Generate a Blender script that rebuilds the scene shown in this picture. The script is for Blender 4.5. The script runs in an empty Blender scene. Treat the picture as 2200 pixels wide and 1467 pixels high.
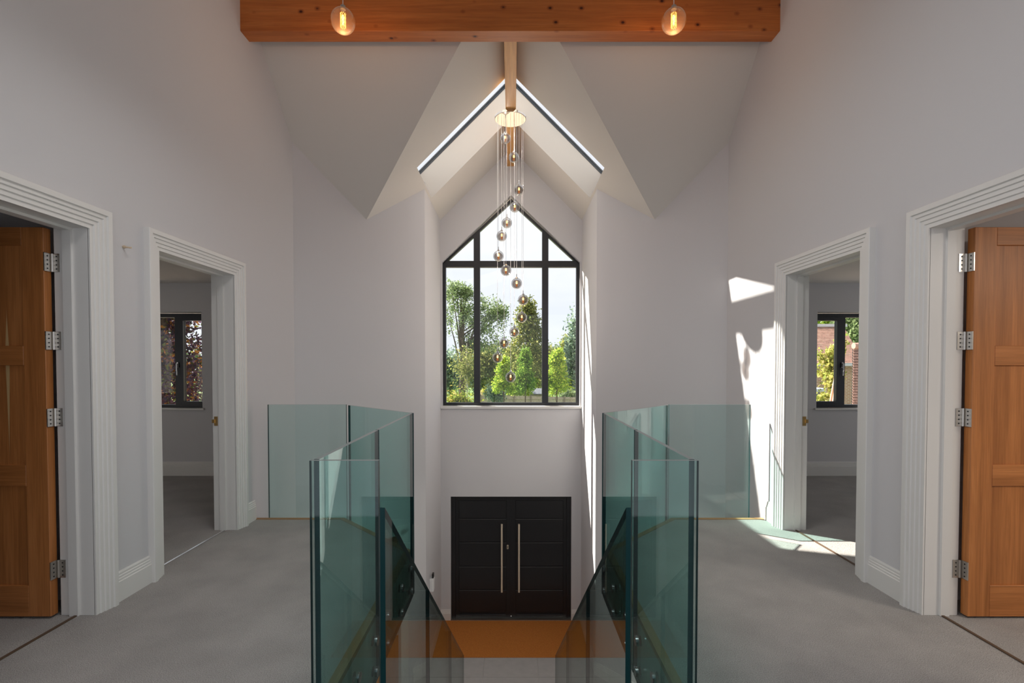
import bpy, bmesh, math, random
import numpy as np
from mathutils import Vector, Matrix

random.seed(7)
rng = np.random.default_rng(11)
S = bpy.context.scene
C = S.collection

# ------------------------------------------------------------------ camera
cam_d = bpy.data.cameras.new('camera')
cam_d.sensor_width = 36.0
cam_d.lens = 1039.0 / 2200.0 * 36.0
cam_d.shift_y = 0.0328
cam_d.clip_start = 0.05
cam_d.clip_end = 500
cam = bpy.data.objects.new('camera', cam_d)
cam.location = (0.016, 0.0, 1.44)
cam.rotation_euler = (math.radians(90 - 1.25), 0, 0)
C.objects.link(cam)
S.camera = cam

# ------------------------------------------------------------------ view
S.view_settings.view_transform = 'Standard'
S.view_settings.look = 'None'
S.view_settings.exposure = 0.28
S.view_settings.gamma = 1.0
S.view_settings.use_curve_mapping = False
try:
    S.cycles.max_bounces = 14
    S.cycles.diffuse_bounces = 8
    S.cycles.glossy_bounces = 6
    S.cycles.transparent_max_bounces = 32
    S.cycles.caustics_reflective = False
    S.cycles.caustics_refractive = False
    S.cycles.sample_clamp_indirect = 6.0
except Exception:
    pass

# ------------------------------------------------------------------ sky (soft broken cloud)
w = bpy.data.worlds.new('sky')
S.world = w
w.use_nodes = True
nt = w.node_tree
nt.nodes.clear()
wo = nt.nodes.new('ShaderNodeOutputWorld')
bg = nt.nodes.new('ShaderNodeBackground')
tc = nt.nodes.new('ShaderNodeTexCoord')
mp = nt.nodes.new('ShaderNodeMapping')
mp.inputs['Scale'].default_value = (1.0, 1.0, 2.6)
nz = nt.nodes.new('ShaderNodeTexNoise')
nz.inputs['Scale'].default_value = 2.3
nz.inputs['Detail'].default_value = 5
nz.inputs['Roughness'].default_value = 0.55
cr = nt.nodes.new('ShaderNodeValToRGB')
cr.color_ramp.elements[0].position = 0.40
cr.color_ramp.elements[0].color = (0.735, 0.775, 0.86, 1)
cr.color_ramp.elements[1].position = 0.60
cr.color_ramp.elements[1].color = (0.83, 0.85, 0.885, 1)
nt.links.new(tc.outputs['Generated'], mp.inputs['Vector'])
nt.links.new(mp.outputs['Vector'], nz.inputs['Vector'])
nt.links.new(nz.outputs['Fac'], cr.inputs['Fac'])
nt.links.new(cr.outputs['Color'], bg.inputs['Color'])
nt.links.new(bg.outputs['Background'], wo.inputs['Surface'])
bg.inputs['Strength'].default_value = 1.05

# ------------------------------------------------------------------ sun
sun_d = bpy.data.lights.new('sun', 'SUN')
sun_d.energy = 13.5
sun_d.angle = math.radians(0.6)
sun_d.color = (1.0, 0.94, 0.84)
sun = bpy.data.objects.new('sun', sun_d)
SUN_TO = Vector((-2.4, 1.64, 2.89)).normalized()
sun.rotation_euler = SUN_TO.to_track_quat('Z', 'Y').to_euler()
sun.location = (-6, 4, 9)
C.objects.link(sun)


def area(name, loc, target, sx, sy, energy, color):
    d = bpy.data.lights.new(name, 'AREA')
    d.shape = 'RECTANGLE'
    d.size = sx
    d.size_y = sy
    d.energy = energy
    d.color = color
    o = bpy.data.objects.new(name, d)
    o.location = loc
    o.rotation_euler = (Vector(target) - Vector(loc)).to_track_quat('-Z', 'Y').to_euler()
    C.objects.link(o)
    return o


# unseen fill light added over the landing, above the camera's view
ll = area('landing_fill', (-0.5, 2.2, 3.95), (0.35, 2.5, 0.0), 1.3, 1.3, 30.0, (1.0, 0.99, 0.99))
ll.data.spread = math.radians(155)
# added fill lights, out of view: ground-floor hall under the landing, near right bedroom
for hx in (-1.6, 1.6):
    area('hall_fill', (hx, 3.9, -0.42), (hx * 0.55, 5.2, -2.85), 0.4, 0.4, 14.0, (1.0, 0.94, 0.86))
area('bedroom_fill', (4.2, 1.0, 2.44), (4.2, 1.0, 0.0), 0.8, 0.8, 44.0, (1.0, 0.90, 0.78))

# ------------------------------------------------------------------ materials
def newmat(name):
    m = bpy.data.materials.new(name)
    m.use_nodes = True
    m.node_tree.nodes.clear()
    out = m.node_tree.nodes.new('ShaderNodeOutputMaterial')
    return m, m.node_tree, out


def principled(nt_, out, col, rough, metal=0.0, spec=0.5):
    p = nt_.nodes.new('ShaderNodeBsdfPrincipled')
    p.inputs['Base Color'].default_value = (*col, 1)
    p.inputs['Roughness'].default_value = rough
    p.inputs['Metallic'].default_value = metal
    p.inputs['Specular IOR Level'].default_value = spec
    nt_.links.new(p.outputs[0], out.inputs['Surface'])
    return p


def noise(nt_, scale, detail=4, stretch=(1, 1, 1), rough=0.55, coord='Object', dist=0.0):
    t = nt_.nodes.new('ShaderNodeTexCoord')
    m = nt_.nodes.new('ShaderNodeMapping')
    m.inputs['Scale'].default_value = stretch
    n = nt_.nodes.new('ShaderNodeTexNoise')
    n.inputs['Scale'].default_value = scale
    n.inputs['Detail'].default_value = detail
    n.inputs['Roughness'].default_value = rough
    n.inputs['Distortion'].default_value = dist
    nt_.links.new(t.outputs[coord], m.inputs['Vector'])
    nt_.links.new(m.outputs['Vector'], n.inputs['Vector'])
    return n


def ramp(nt_, src, stops):
    r = nt_.nodes.new('ShaderNodeValToRGB')
    e = r.color_ramp.elements
    while len(e) < len(stops):
        e.new(0.5)
    for el, (p, c) in zip(e, stops):
        el.position = p
        el.color = (*c, 1)
    nt_.links.new(src, r.inputs['Fac'])
    return r


def bump(nt_, src, p, strength, dist):
    b = nt_.nodes.new('ShaderNodeBump')
    b.inputs['Strength'].default_value = strength
    b.inputs['Distance'].default_value = dist
    nt_.links.new(src, b.inputs['Height'])
    nt_.links.new(b.outputs['Normal'], p.inputs['Normal'])


def mixcol(nt_, fac, a, b, mode='MIX'):
    m = nt_.nodes.new('ShaderNodeMix')
    m.data_type = 'RGBA'
    m.blend_type = mode
    for sock, v in ((m.inputs['Factor'], fac), (m.inputs[6], a), (m.inputs[7], b)):
        if hasattr(v, 'links') or hasattr(v, 'is_linked'):
            nt_.links.new(v, sock)
        elif isinstance(v, tuple):
            sock.default_value = (*v, 1)
        else:
            sock.default_value = v
    return m.outputs[2]


M = {}


def simple(key, col, rough, metal=0.0, spec=0.5, nscale=None, nstr=0.1, vary=0.0):
    m, t, o = newmat(key)
    p = principled(t, o, col, rough, metal, spec)
    n = noise(t, nscale or 60)
    if vary:
        lo = tuple(c * (1 - vary) for c in col)
        hi = tuple(min(1, c * (1 + vary)) for c in col)
        r = ramp(t, n.outputs['Fac'], [(0.3, lo), (0.7, hi)])
        t.links.new(r.outputs['Color'], p.inputs['Base Color'])
    if nstr:
        bump(t, n.outputs['Fac'], p, nstr, 0.002)
    M[key] = m
    return m


simple('wall_paint', (0.620, 0.610, 0.622), 0.85, spec=0.25, nscale=160, nstr=0.12)
simple('ceiling_paint', (0.66, 0.628, 0.588), 0.9, spec=0.2, nscale=160, nstr=0.08)
simple('trim_paint', (0.72, 0.705, 0.68), 0.38, spec=0.5, nscale=90, nstr=0.03)
simple('black_frame', (0.016, 0.017, 0.021), 0.42, nscale=200, nstr=0.05)
simple('frame_blue_black', (0.035, 0.045, 0.06), 0.4, nscale=200, nstr=0.05)
simple('black_door_paint', (0.012, 0.012, 0.014), 0.36, spec=0.5, nscale=240, nstr=0.12)
simple('bolt_steel', (0.34, 0.34, 0.35), 0.22, metal=1.0, nscale=30, nstr=0.0)
simple('chrome', (0.82, 0.82, 0.83), 0.12, metal=1.0, nscale=30, nstr=0.0)
simple('polished_canopy', (0.80, 0.70, 0.60), 0.05, metal=1.0, nscale=30, nstr=0.0)
simple('brushed_steel', (0.62, 0.59, 0.55), 0.32, metal=1.0, nscale=300, nstr=0.05)
simple('warm_steel', (0.80, 0.69, 0.54), 0.45, metal=0.45, nscale=300, nstr=0.05)
simple('brass', (0.62, 0.42, 0.18), 0.3, metal=1.0, nscale=300, nstr=0.05)
simple('dark_gap', (0.012, 0.01, 0.01), 0.9, nstr=0.0)
simple('white_plastic', (0.8, 0.8, 0.8), 0.4, nstr=0.0)
simple('black_plastic', (0.02, 0.02, 0.02), 0.35, nstr=0.0)
simple('tile_porcelain', (0.40, 0.385, 0.375), 0.3, nscale=9, nstr=0.02, vary=0.06)
simple('grout', (0.62, 0.60, 0.57), 0.9, nscale=90, nstr=0.2)
simple('fascia_paint', (0.46, 0.43, 0.38), 0.8, nstr=0.05)
simple('aluminium_strip', (0.85, 0.85, 0.86), 0.25, metal=1.0, nstr=0.0)
simple('brown_strip', (0.10, 0.06, 0.035), 0.7, nstr=0.1)
simple('cable', (0.80, 0.78, 0.76), 0.4, nstr=0.0)
simple('sandstone_plug', (0.62, 0.50, 0.36), 0.7, nstr=0.0)
simple('bark', (0.10, 0.075, 0.05), 0.95, nscale=12, nstr=0.6, vary=0.35)
simple('birch_bark', (0.55, 0.50, 0.44), 0.8, nscale=9, nstr=0.3, vary=0.3)
simple('fence_wood', (0.50, 0.42, 0.35), 0.85, nscale=14, nstr=0.3, vary=0.3)
simple('fence_post_wood', (0.27, 0.21, 0.17), 0.85, nscale=14, nstr=0.3, vary=0.3)
simple('fresh_timber', (0.62, 0.40, 0.26), 0.75, nscale=14, nstr=0.2, vary=0.15)
simple('grass', (0.10, 0.17, 0.04), 1.0, nscale=3, nstr=0.5, vary=0.4)
simple('pale_gravel', (0.40, 0.325, 0.26), 1.0, nscale=40, nstr=0.5, vary=0.12)
simple('house_trim', (0.55, 0.56, 0.58), 0.5, nstr=0.0)
simple('slate_grey', (0.16, 0.17, 0.19), 0.95, spec=0.05, nscale=14, nstr=0.2, vary=0.2)
simple('clay_tile', (0.42, 0.25, 0.195), 0.85, nscale=6, nstr=0.2, vary=0.25)
simple('pale_blue_metal', (0.50, 0.58, 0.68), 0.4, nstr=0.0)

# carpet: tufted cut pile
m, t, o = newmat('carpet')
p = principled(t, o, (0.42, 0.40, 0.385), 1.0, spec=0.05)
n1 = noise(t, 260, 3, coord='Object')
n2 = noise(t, 3.2, 5, coord='Object')
n3 = noise(t, 70, 3, coord='Object')
r1 = ramp(t, n1.outputs['Fac'], [(0.28, (0.25, 0.235, 0.222)), (0.70, (0.61, 0.585, 0.562))])
r2 = ramp(t, n2.outputs['Fac'], [(0.35, (0.86, 0.86, 0.86)), (0.65, (1.0, 1.0, 1.0))])
cc = mixcol(t, 1.0, r1.outputs['Color'], r2.outputs['Color'], 'MULTIPLY')
t.links.new(cc, p.inputs['Base Color'])
mth = t.nodes.new('ShaderNodeMath')
mth.operation = 'ADD'
t.links.new(n1.outputs['Fac'], mth.inputs[0])
t.links.new(n3.outputs['Fac'], mth.inputs[1])
bump(t, mth.outputs[0], p, 0.9, 0.008)
M['carpet'] = m

# coir door mat
m, t, o = newmat('coir')
p = principled(t, o, (0.3, 0.13, 0.04), 1.0, spec=0.05)
n1 = noise(t, 180, 4)
r1 = ramp(t, n1.outputs['Fac'], [(0.3, (0.32, 0.10, 0.022)), (0.7, (0.66, 0.25, 0.06))])
t.links.new(r1.outputs['Color'], p.inputs['Base Color'])
bump(t, n1.outputs['Fac'], p, 0.8, 0.006)
M['coir'] = m


def wood(key, stops, axis, rough=0.45, knots=0, fine=1.0, spec=0.4):
    """grain runs along the axis; knots > 0 adds dark resin knots"""
    m, t, o = newmat(key)
    p = principled(t, o, stops[0][1], rough, spec=spec)
    st = [9.0, 9.0, 9.0]
    st['xyz'.index(axis)] = 0.45
    n = noise(t, 1.6 * fine, 6, stretch=tuple(st), rough=0.62, dist=0.6)
    col = ramp(t, n.outputs['Fac'], stops).outputs['Color']
    st2 = [90.0, 90.0, 90.0]
    st2['xyz'.index(axis)] = 3.0
    nf = noise(t, 1.3, 3, stretch=tuple(st2))
    fr = ramp(t, nf.outputs['Fac'], [(0.35, (0.82, 0.80, 0.78)), (0.62, (1, 1, 1))])
    col = mixcol(t, 1.0, col, fr.outputs['Color'], 'MULTIPLY')
    if knots:
        tcn = t.nodes.new('ShaderNodeTexCoord')
        mpn = t.nodes.new('ShaderNodeMapping')
        sk = [1.0, 1.0, 1.0]
        sk['xyz'.index(axis)] = 0.75
        mpn.inputs['Scale'].default_value = sk
        v = t.nodes.new('ShaderNodeTexVoronoi')
        v.inputs['Scale'].default_value = knots
        v.inputs['Randomness'].default_value = 1.0
        t.links.new(tcn.outputs['Object'], mpn.inputs['Vector'])
        t.links.new(mpn.outputs['Vector'], v.inputs['Vector'])
        kr = ramp(t, v.outputs['Distance'], [(0.055, (0.10, 0.045, 0.02)), (0.10, (0.62, 0.52, 0.45)), (0.2, (1, 1, 1))])
        col = mixcol(t, 1.0, col, kr.outputs['Color'], 'MULTIPLY')
    t.links.new(col, p.inputs['Base Color'])
    bump(t, nf.outputs['Fac'], p, 0.15, 0.002)
    M[key] = m


OAK = [(0.30, (0.36, 0.132, 0.036)), (0.55, (0.50, 0.190, 0.056)), (0.75, (0.60, 0.245, 0.080))]
wood('oak_vertical', OAK, 'z')
wood('oak_across', OAK, 'x')
# oak panel with a pale sapwood streak (left near door)
m = M['oak_vertical'].copy()
t = m.node_tree
pb = [n_ for n_ in t.nodes if n_.type == 'BSDF_PRINCIPLED'][0]
src = pb.inputs['Base Color'].links[0].from_socket
tcs = t.nodes.new('ShaderNodeTexCoord')
sx = t.nodes.new('ShaderNodeSeparateXYZ')
t.links.new(tcs.outputs['Object'], sx.inputs[0])


def mathn(op, a, b, clamp=False):
    n_ = t.nodes.new('ShaderNodeMath')
    n_.operation = op
    n_.use_clamp = clamp
    for k_, v_ in enumerate((a, b)):
        if isinstance(v_, (int, float)): n_.inputs[k_].default_value = v_
        else: t.links.new(v_, n_.inputs[k_])
    return n_.outputs[0]


up_ = mathn('MULTIPLY', mathn('SUBTRACT', 1.77, sx.outputs['Z']), 4.0, True)
dn_ = mathn('MULTIPLY', mathn('SUBTRACT', sx.outputs['Z'], 0.87), 1.8, True)
hi_ = mathn('GREATER_THAN', sx.outputs['Z'], 1.49)
wd_ = mathn('ADD', mathn('MULTIPLY', up_, hi_), mathn('MULTIPLY', dn_, mathn('SUBTRACT', 1.0, hi_)))
ds_ = mathn('ABSOLUTE', mathn('ADD', sx.outputs['X'], 0.437), 0.0)
fc_ = mathn('MULTIPLY', mathn('SUBTRACT', mathn('MULTIPLY', wd_, 0.013), ds_), 220.0, True)
mc_ = mixcol(t, fc_, src, (0.62, 0.42, 0.20))
t.links.new(mc_, pb.inputs['Base Color'])
M['oak_streaked'] = m
PINE = [(0.30, (0.40, 0.110, 0.020)), (0.55, (0.52, 0.155, 0.032)), (0.78, (0.62, 0.21, 0.052))]
wood('pine_beam_across', PINE, 'x', 0.42, knots=7.5)
wood('pine_beam_along', [(0.30, (0.55, 0.25, 0.06)), (0.6, (0.68, 0.34, 0.10)), (0.8, (0.74, 0.41, 0.14))], 'y', 0.42, knots=3.0)
wood('oak_nosing_x', [(0.3, (0.30, 0.17, 0.07)), (0.7, (0.46, 0.28, 0.13))], 'x', 0.5)
wood('oak_nosing_y', [(0.3, (0.30, 0.17, 0.07)), (0.7, (0.46, 0.28, 0.13))], 'y', 0.5)


def thin_glass(key, tint, refl=0.04, gain=0.96, rough=0.0, power=5.0, graze=None):
    """clear sheet: tinted see-through plus mirror reflection that grows at grazing angles (same on both faces)"""
    m, t, o = newmat(key)
    geo = t.nodes.new('ShaderNodeNewGeometry')
    dot = t.nodes.new('ShaderNodeVectorMath')
    dot.operation = 'DOT_PRODUCT'
    t.links.new(geo.outputs['Normal'], dot.inputs[0])
    t.links.new(geo.outputs['Incoming'], dot.inputs[1])
    ab = t.nodes.new('ShaderNodeMath'); ab.operation = 'ABSOLUTE'
    t.links.new(dot.outputs['Value'], ab.inputs[0])
    one = t.nodes.new('ShaderNodeMath'); one.operation = 'SUBTRACT'
    one.inputs[0].default_value = 1.0
    t.links.new(ab.outputs[0], one.inputs[1])
    pw = t.nodes.new('ShaderNodeMath'); pw.operation = 'POWER'
    pw.inputs[1].default_value = power
    t.links.new(one.outputs[0], pw.inputs[0])
    ml = t.nodes.new('ShaderNodeMath'); ml.operation = 'MULTIPLY_ADD'
    ml.inputs[1].default_value = gain
    ml.inputs[2].default_value = refl
    t.links.new(pw.outputs[0], ml.inputs[0])
    tr = t.nodes.new('ShaderNodeBsdfTransparent')
    if graze:
        r = t.nodes.new('ShaderNodeValToRGB')
        r.color_ramp.elements[0].color = (*graze, 1)
        r.color_ramp.elements[1].color = (*tint, 1)
        r.color_ramp.elements[1].position = 0.75
        t.links.new(ab.outputs[0], r.inputs['Fac'])
        t.links.new(r.outputs['Color'], tr.inputs['Color'])
    else:
        tr.inputs['Color'].default_value = (*tint, 1)
    gl = t.nodes.new('ShaderNodeBsdfGlossy')
    gl.inputs['Roughness'].default_value = rough
    mx = t.nodes.new('ShaderNodeMixShader')
    t.links.new(ml.outputs[0], mx.inputs['Fac'])
    t.links.new(tr.outputs[0], mx.inputs[1])
    t.links.new(gl.outputs[0], mx.inputs[2])
    t.links.new(mx.outputs[0], o.inputs['Surface'])
    M[key] = m
    return m, t, mx, o


thin_glass('window_glass', (0.985, 0.99, 0.99), 0.02, 0.7)
thin_glass('balustrade_glass', (0.845, 0.94, 0.93), 0.035, 0.9, graze=(0.60, 0.84, 0.82))
thin_glass('stair_glass', (0.86, 0.90, 0.89), 0.035, 0.9, graze=(0.68, 0.79, 0.78))
thin_glass('globe_clear', (0.94, 0.94, 0.94), 0.08, 1.0, power=2.3, graze=(0.55, 0.55, 0.56))
thin_glass('globe_smoke', (0.60, 0.54, 0.50), 0.09, 0.6, power=3.0, graze=(0.46, 0.42, 0.40))
m, t, mx0, o = thin_glass('globe_amber', (0.93, 0.80, 0.66), 0.07, 0.9, power=2.6, graze=(0.80, 0.52, 0.30))
tl0 = t.nodes.new('ShaderNodeBsdfTranslucent')          # faint haze in the blown amber glass
tl0.inputs['Color'].default_value = (0.95, 0.62, 0.38, 1)
mx1 = t.nodes.new('ShaderNodeMixShader')
mx1.inputs['Fac'].default_value = 0.02
t.links.new(mx0.outputs[0], mx1.inputs[1])
t.links.new(tl0.outputs[0], mx1.inputs[2])
t.links.new(mx1.outputs[0], o.inputs['Surface'])

m, t, o = newmat('glass_edge')
p = principled(t, o, (0.004, 0.036, 0.040), 0.3, spec=0.25)
p.inputs['Emission Strength'].default_value = 0.0
n = noise(t, 30)
M['glass_edge'] = m
m, t, o = newmat('glass_edge_top')
p = principled(t, o, (0.12, 0.17, 0.17), 0.08, spec=0.9)
M['glass_edge_top'] = m


def emit(key, col, strength):
    m, t, o = newmat(key)
    e = t.nodes.new('ShaderNodeEmission')
    e.inputs['Color'].default_value = (*col, 1)
    e.inputs['Strength'].default_value = strength
    t.links.new(e.outputs[0], o.inputs['Surface'])
    M[key] = m


emit('filament', (1.0, 0.42, 0.09), 3.2)
emit('filament_hot', (1.0, 0.50, 0.20), 5.0)
emit('bulb_glow', (0.75, 0.28, 0.08), 0.9)
simple('amber_crystal', (0.30, 0.13, 0.05), 0.25, nscale=40, nstr=0.2)


def leafmat(key):
    m, t, o = newmat(key)
    a = t.nodes.new('ShaderNodeAttribute')
    a.attribute_name = 'leaf_colour'
    d = t.nodes.new('ShaderNodeBsdfDiffuse')
    tl = t.nodes.new('ShaderNodeBsdfTranslucent')
    mx = t.nodes.new('ShaderNodeMixShader')
    mx.inputs['Fac'].default_value = 0.5
    t.links.new(a.outputs['Color'], d.inputs['Color'])
    t.links.new(a.outputs['Color'], tl.inputs['Color'])
    t.links.new(d.outputs[0], mx.inputs[1])
    t.links.new(tl.outputs[0], mx.inputs[2])
    t.links.new(mx.outputs[0], o.inputs['Surface'])
    M[key] = m


leafmat('leaf')

# brick wall of a far house and its tiles (too far to tell the pieces apart)
m, t, o = newmat('far_brick')
p = principled(t, o, (0.4, 0.25, 0.18), 0.9, spec=0.1)
tcn = t.nodes.new('ShaderNodeTexCoord')
mpn = t.nodes.new('ShaderNodeMapping')
mpn.inputs['Rotation'].default_value = (math.radians(-90), 0, 0)
bk = t.nodes.new('ShaderNodeTexBrick')
bk.inputs['Color1'].default_value = (0.36, 0.20, 0.13, 1)
bk.inputs['Color2'].default_value = (0.46, 0.28, 0.18, 1)
bk.inputs['Mortar'].default_value = (0.55, 0.48, 0.40, 1)
bk.inputs['Scale'].default_value = 1.0
bk.inputs['Brick Width'].default_value = 0.225
bk.inputs['Row Height'].default_value = 0.075
bk.inputs['Mortar Size'].default_value = 0.012
t.links.new(tcn.outputs['Object'], mpn.inputs['Vector'])
t.links.new(mpn.outputs['Vector'], bk.inputs['Vector'])
t.links.new(bk.outputs['Color'], p.inputs['Base Color'])
M['far_brick'] = m


# ------------------------------------------------------------------ builders
def set_props(o, label=None, cat=None, group=None, kind=None):
    if label: o['label'] = label
    if cat: o['category'] = cat
    if group: o['group'] = group
    if kind: o['kind'] = kind
    return o


def mk(name, verts, faces, mat, parent=None, base=(0, 0, 0), mats=None, midx=None, smooth=False, recalc=True, bevel=0.0):
    """one mesh object; verts in world coordinates, stored relative to the base of the thing"""
    me = bpy.data.meshes.new(name)
    b = Vector(base)
    me.from_pydata([tuple(Vector(v) - b) for v in verts], [], faces)
    if mats:
        for q in mats: me.materials.append(M[q])
        for i, k in enumerate(midx): me.polygons[i].material_index = k
    else:
        me.materials.append(M[mat])
    if recalc or bevel:
        bm = bmesh.new()
        bm.from_mesh(me)
        if recalc:
            bmesh.ops.recalc_face_normals(bm, faces=bm.faces)
        if bevel:
            bmesh.ops.bevel(bm, geom=list(bm.edges), offset=bevel, segments=1, affect='EDGES', clamp_overlap=True)
        bm.to_mesh(me)
        bm.free()
    if smooth:
        me.polygons.foreach_set('use_smooth', [True] * len(me.polygons))
    o = bpy.data.objects.new(name, me)
    C.objects.link(o)
    if parent is not None:
        o.parent = parent
        if parent.parent is None and parent.type == 'EMPTY':
            pass
    else:
        o.location = base
    return o


def empty(name, loc, label=None, cat=None, group=None, kind=None):
    o = bpy.data.objects.new(name, None)
    o.location = loc
    o.empty_display_size = 0.1
    C.objects.link(o)
    return set_props(o, label, cat, group, kind)


class G:
    """gathers simple solids into one mesh"""
    def __init__(s):
        s.v = []; s.f = []; s.m = []

    def add(s, vs, fs, mi=0):
        n = len(s.v)
        s.v += [tuple(q) for q in vs]
        s.f += [tuple(i + n for i in f) for f in fs]
        s.m += [mi] * len(fs)
        return s

    def box(s, a, b, mi=0):
        x0, y0, z0 = (min(a[i], b[i]) for i in range(3))
        x1, y1, z1 = (max(a[i], b[i]) for i in range(3))
        return s.add([(x0, y0, z0), (x1, y0, z0), (x1, y1, z0), (x0, y1, z0), (x0, y0, z1), (x1, y0, z1), (x1, y1, z1), (x0, y1, z1)],
                     [(0, 3, 2, 1), (4, 5, 6, 7), (0, 1, 5, 4), (1, 2, 6, 5), (2, 3, 7, 6), (3, 0, 4, 7)], mi)

    def extr(s, poly, d, mi=0):
        """closed solid: 3-D polygon pushed along d"""
        n = len(poly)
        top = [tuple(Vector(q) + Vector(d)) for q in poly]
        fs = [tuple(range(n))[::-1], tuple(range(n, 2 * n))]
        fs += [(i, (i + 1) % n, (i + 1) % n + n, i + n) for i in range(n)]
        return s.add(list(poly) + top, fs, mi)

    def cyl(s, a, b, r, seg=16, r2=None, mi=0):
        a = Vector(a); b = Vector(b)
        r2 = r if r2 is None else r2
        d = (b - a).normalized()
        u = d.orthogonal().normalized()
        v_ = d.cross(u)
        vs = []
        for c_, rr in ((a, r), (b, r2)):
            for k in range(seg):
                an = 2 * math.pi * k / seg
                vs.append(tuple(c_ + (u * math.cos(an) + v_ * math.sin(an)) * rr))
        fs = [tuple(range(seg))[::-1], tuple(range(seg, 2 * seg))]
        fs += [(k, (k + 1) % seg, (k + 1) % seg + seg, k + seg) for k in range(seg)]
        return s.add(vs, fs, mi)

    def lathe(s, c, prof, seg=24, mi=0):
        """prof: (radius, z) from bottom to top about a vertical axis at c"""
        vs = []; fs = []
        for (r, z) in prof:
            for k in range(seg):
                an = 2 * math.pi * k / seg
                vs.append((c[0] + r * math.cos(an), c[1] + r * math.sin(an), c[2] + z))
        for i in range(len(prof) - 1):
            for k in range(seg):
                fs.append((i * seg + k, i * seg + (k + 1) % seg, (i + 1) * seg + (k + 1) % seg, (i + 1) * seg + k))
        fs.append(tuple(range(seg))[::-1])
        fs.append(tuple(range((len(prof) - 1) * seg, len(prof) * seg)))
        return s.add(vs, fs, mi)

    def build(s, name, mat, parent=None, base=(0, 0, 0), **k):
        if isinstance(mat, (list, tuple)):
            return mk(name, s.v, s.f, None, parent, base, mats=mat, midx=s.m, **k)
        return mk(name, s.v, s.f, mat, parent, base, **k)


def sphere_prof(r, n=14, zs=1.0):
    return [(max(1e-4, r * math.sin(math.pi * i / n)), -r * zs * math.cos(math.pi * i / n)) for i in range(n + 1)]


# ------------------------------------------------------------------ dimensions
W = 2.383           # half width of the landing
TW = 0.19           # partition thickness
YC = 5.335          # where the side wall ends and the diagonal wall starts
XE, YE = 1.17, 6.615  # corner of diagonal wall and entrance bay
YF = 8.03           # inner face of the front wall
ZG = -2.85          # ground floor
KR, ZR = 9.2, 4.99  # main roof plane z = KR - y, cross gable z = ZR - |x|
DOORS = ((1.86, 2.75), (3.29, 4.18))
ZD = 2.21
LIN = 0.03


def struct(o, label=None, cat=None):
    return set_props(o, label, cat, kind='structure')


# ------------------------------------------------------------------ side walls
for side, s in (('left', -1), ('right', 1)):
    g = G()
    x0, x1 = s * W, s * (W + TW)
    ys = [-0.8]
    for a, b in DOORS:
        ys += [a - LIN, b + LIN]
    ys.append(6.45)
    YK = YC + 0.02
    zt = lambda y: min(KR - y + 0.3, 6.9)
    for i in range(len(ys) - 1):
        a, b = ys[i], ys[i + 1]
        if i % 2 == 1:
            g.extr([(x0, a, ZD + LIN), (x0, b, ZD + LIN), (x0, b, zt(b)), (x0, a, zt(a))], (x1 - x0, 0, 0))
            g.extr([(x0, a, ZG), (x0, b, ZG), (x0, b, -0.03), (x0, a, -0.03)], (x1 - x0, 0, 0))
        elif b > 5:
            g.extr([(x0, a, ZG), (x0, YC, ZG), (x0, YC, zt(YC)), (x0, a, zt(a))], (x1 - x0, 0, 0))
            g.extr([(x0 + s * 0.02, YC, ZG), (x0 + s * 0.02, b, ZG), (x0 + s * 0.02, b, 2.9), (x0 + s * 0.02, YC, zt(YC))], (x1 - x0 - s * 0.02, 0, 0))
        else:
            g.extr([(x0, a, ZG), (x0, b, ZG), (x0, b, zt(b)), (x0, a, zt(a))], (x1 - x0, 0, 0))
    struct(g.build('wall_' + side, 'wall_paint'), 'tall pale grey plastered wall with two doorways, %s of the landing' % side, 'wall')
    # diagonal wall and its ground floor run
    g = G()
    n = Vector((s * (YE - YC), W - XE, 0)).normalized() * 0.15
    p0, p1 = Vector((s * W, YC, ZG)), Vector((s * XE, YE, ZG))
    xv = (KR - ZR) and None
    sl = (YE - YC) / (W - XE)
    xk = (YC + sl * W - (KR - ZR)) / (1 + sl)
    yk = xk + KR - ZR
    top = [(s * XE, YE, ZR - XE + 0.1), (s * xk, yk, ZR - xk + 0.1), (s * W, YC, KR - YC + 0.1)]
    if s > 0:
        g.extr([tuple(p0), tuple(p1)] + top, n)
    else:
        # ground-floor doorway cut in this one
        da, db = 0.20, 0.66
        pa, pb = p0.lerp(p1, da), p0.lerp(p1, db + 0.10)
        zl = ZG + 2.06
        g.extr([tuple(p0), tuple(pa), (pa.x, pa.y, zl), (p0.x, p0.y, zl)], n)
        g.extr([tuple(pb), tuple(p1), (p1.x, p1.y, zl), (pb.x, pb.y, zl)], n)
        g.extr([(p0.x, p0.y, zl), (pa.x, pa.y, zl), (pb.x, pb.y, zl), (p1.x, p1.y, zl)] + top, n)
    struct(g.build('wall_back_' + side, 'wall_paint'), 'diagonal grey wall between the landing and the entrance bay, %s side' % side, 'wall')
    # entrance bay side wall
    g = G()
    g.extr([(s * XE, YE, ZG), (s * XE, YF + 0.22, ZG), (s * XE, YF + 0.22, ZR - XE + 0.1), (s * XE, YE, ZR - XE + 0.1)], (s * 0.15, 0, 0))
    struct(g.build('wall_entrance_' + side, 'wall_paint'), 'narrow full-height side wall beside the front window, %s side' % side, 'wall')

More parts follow.
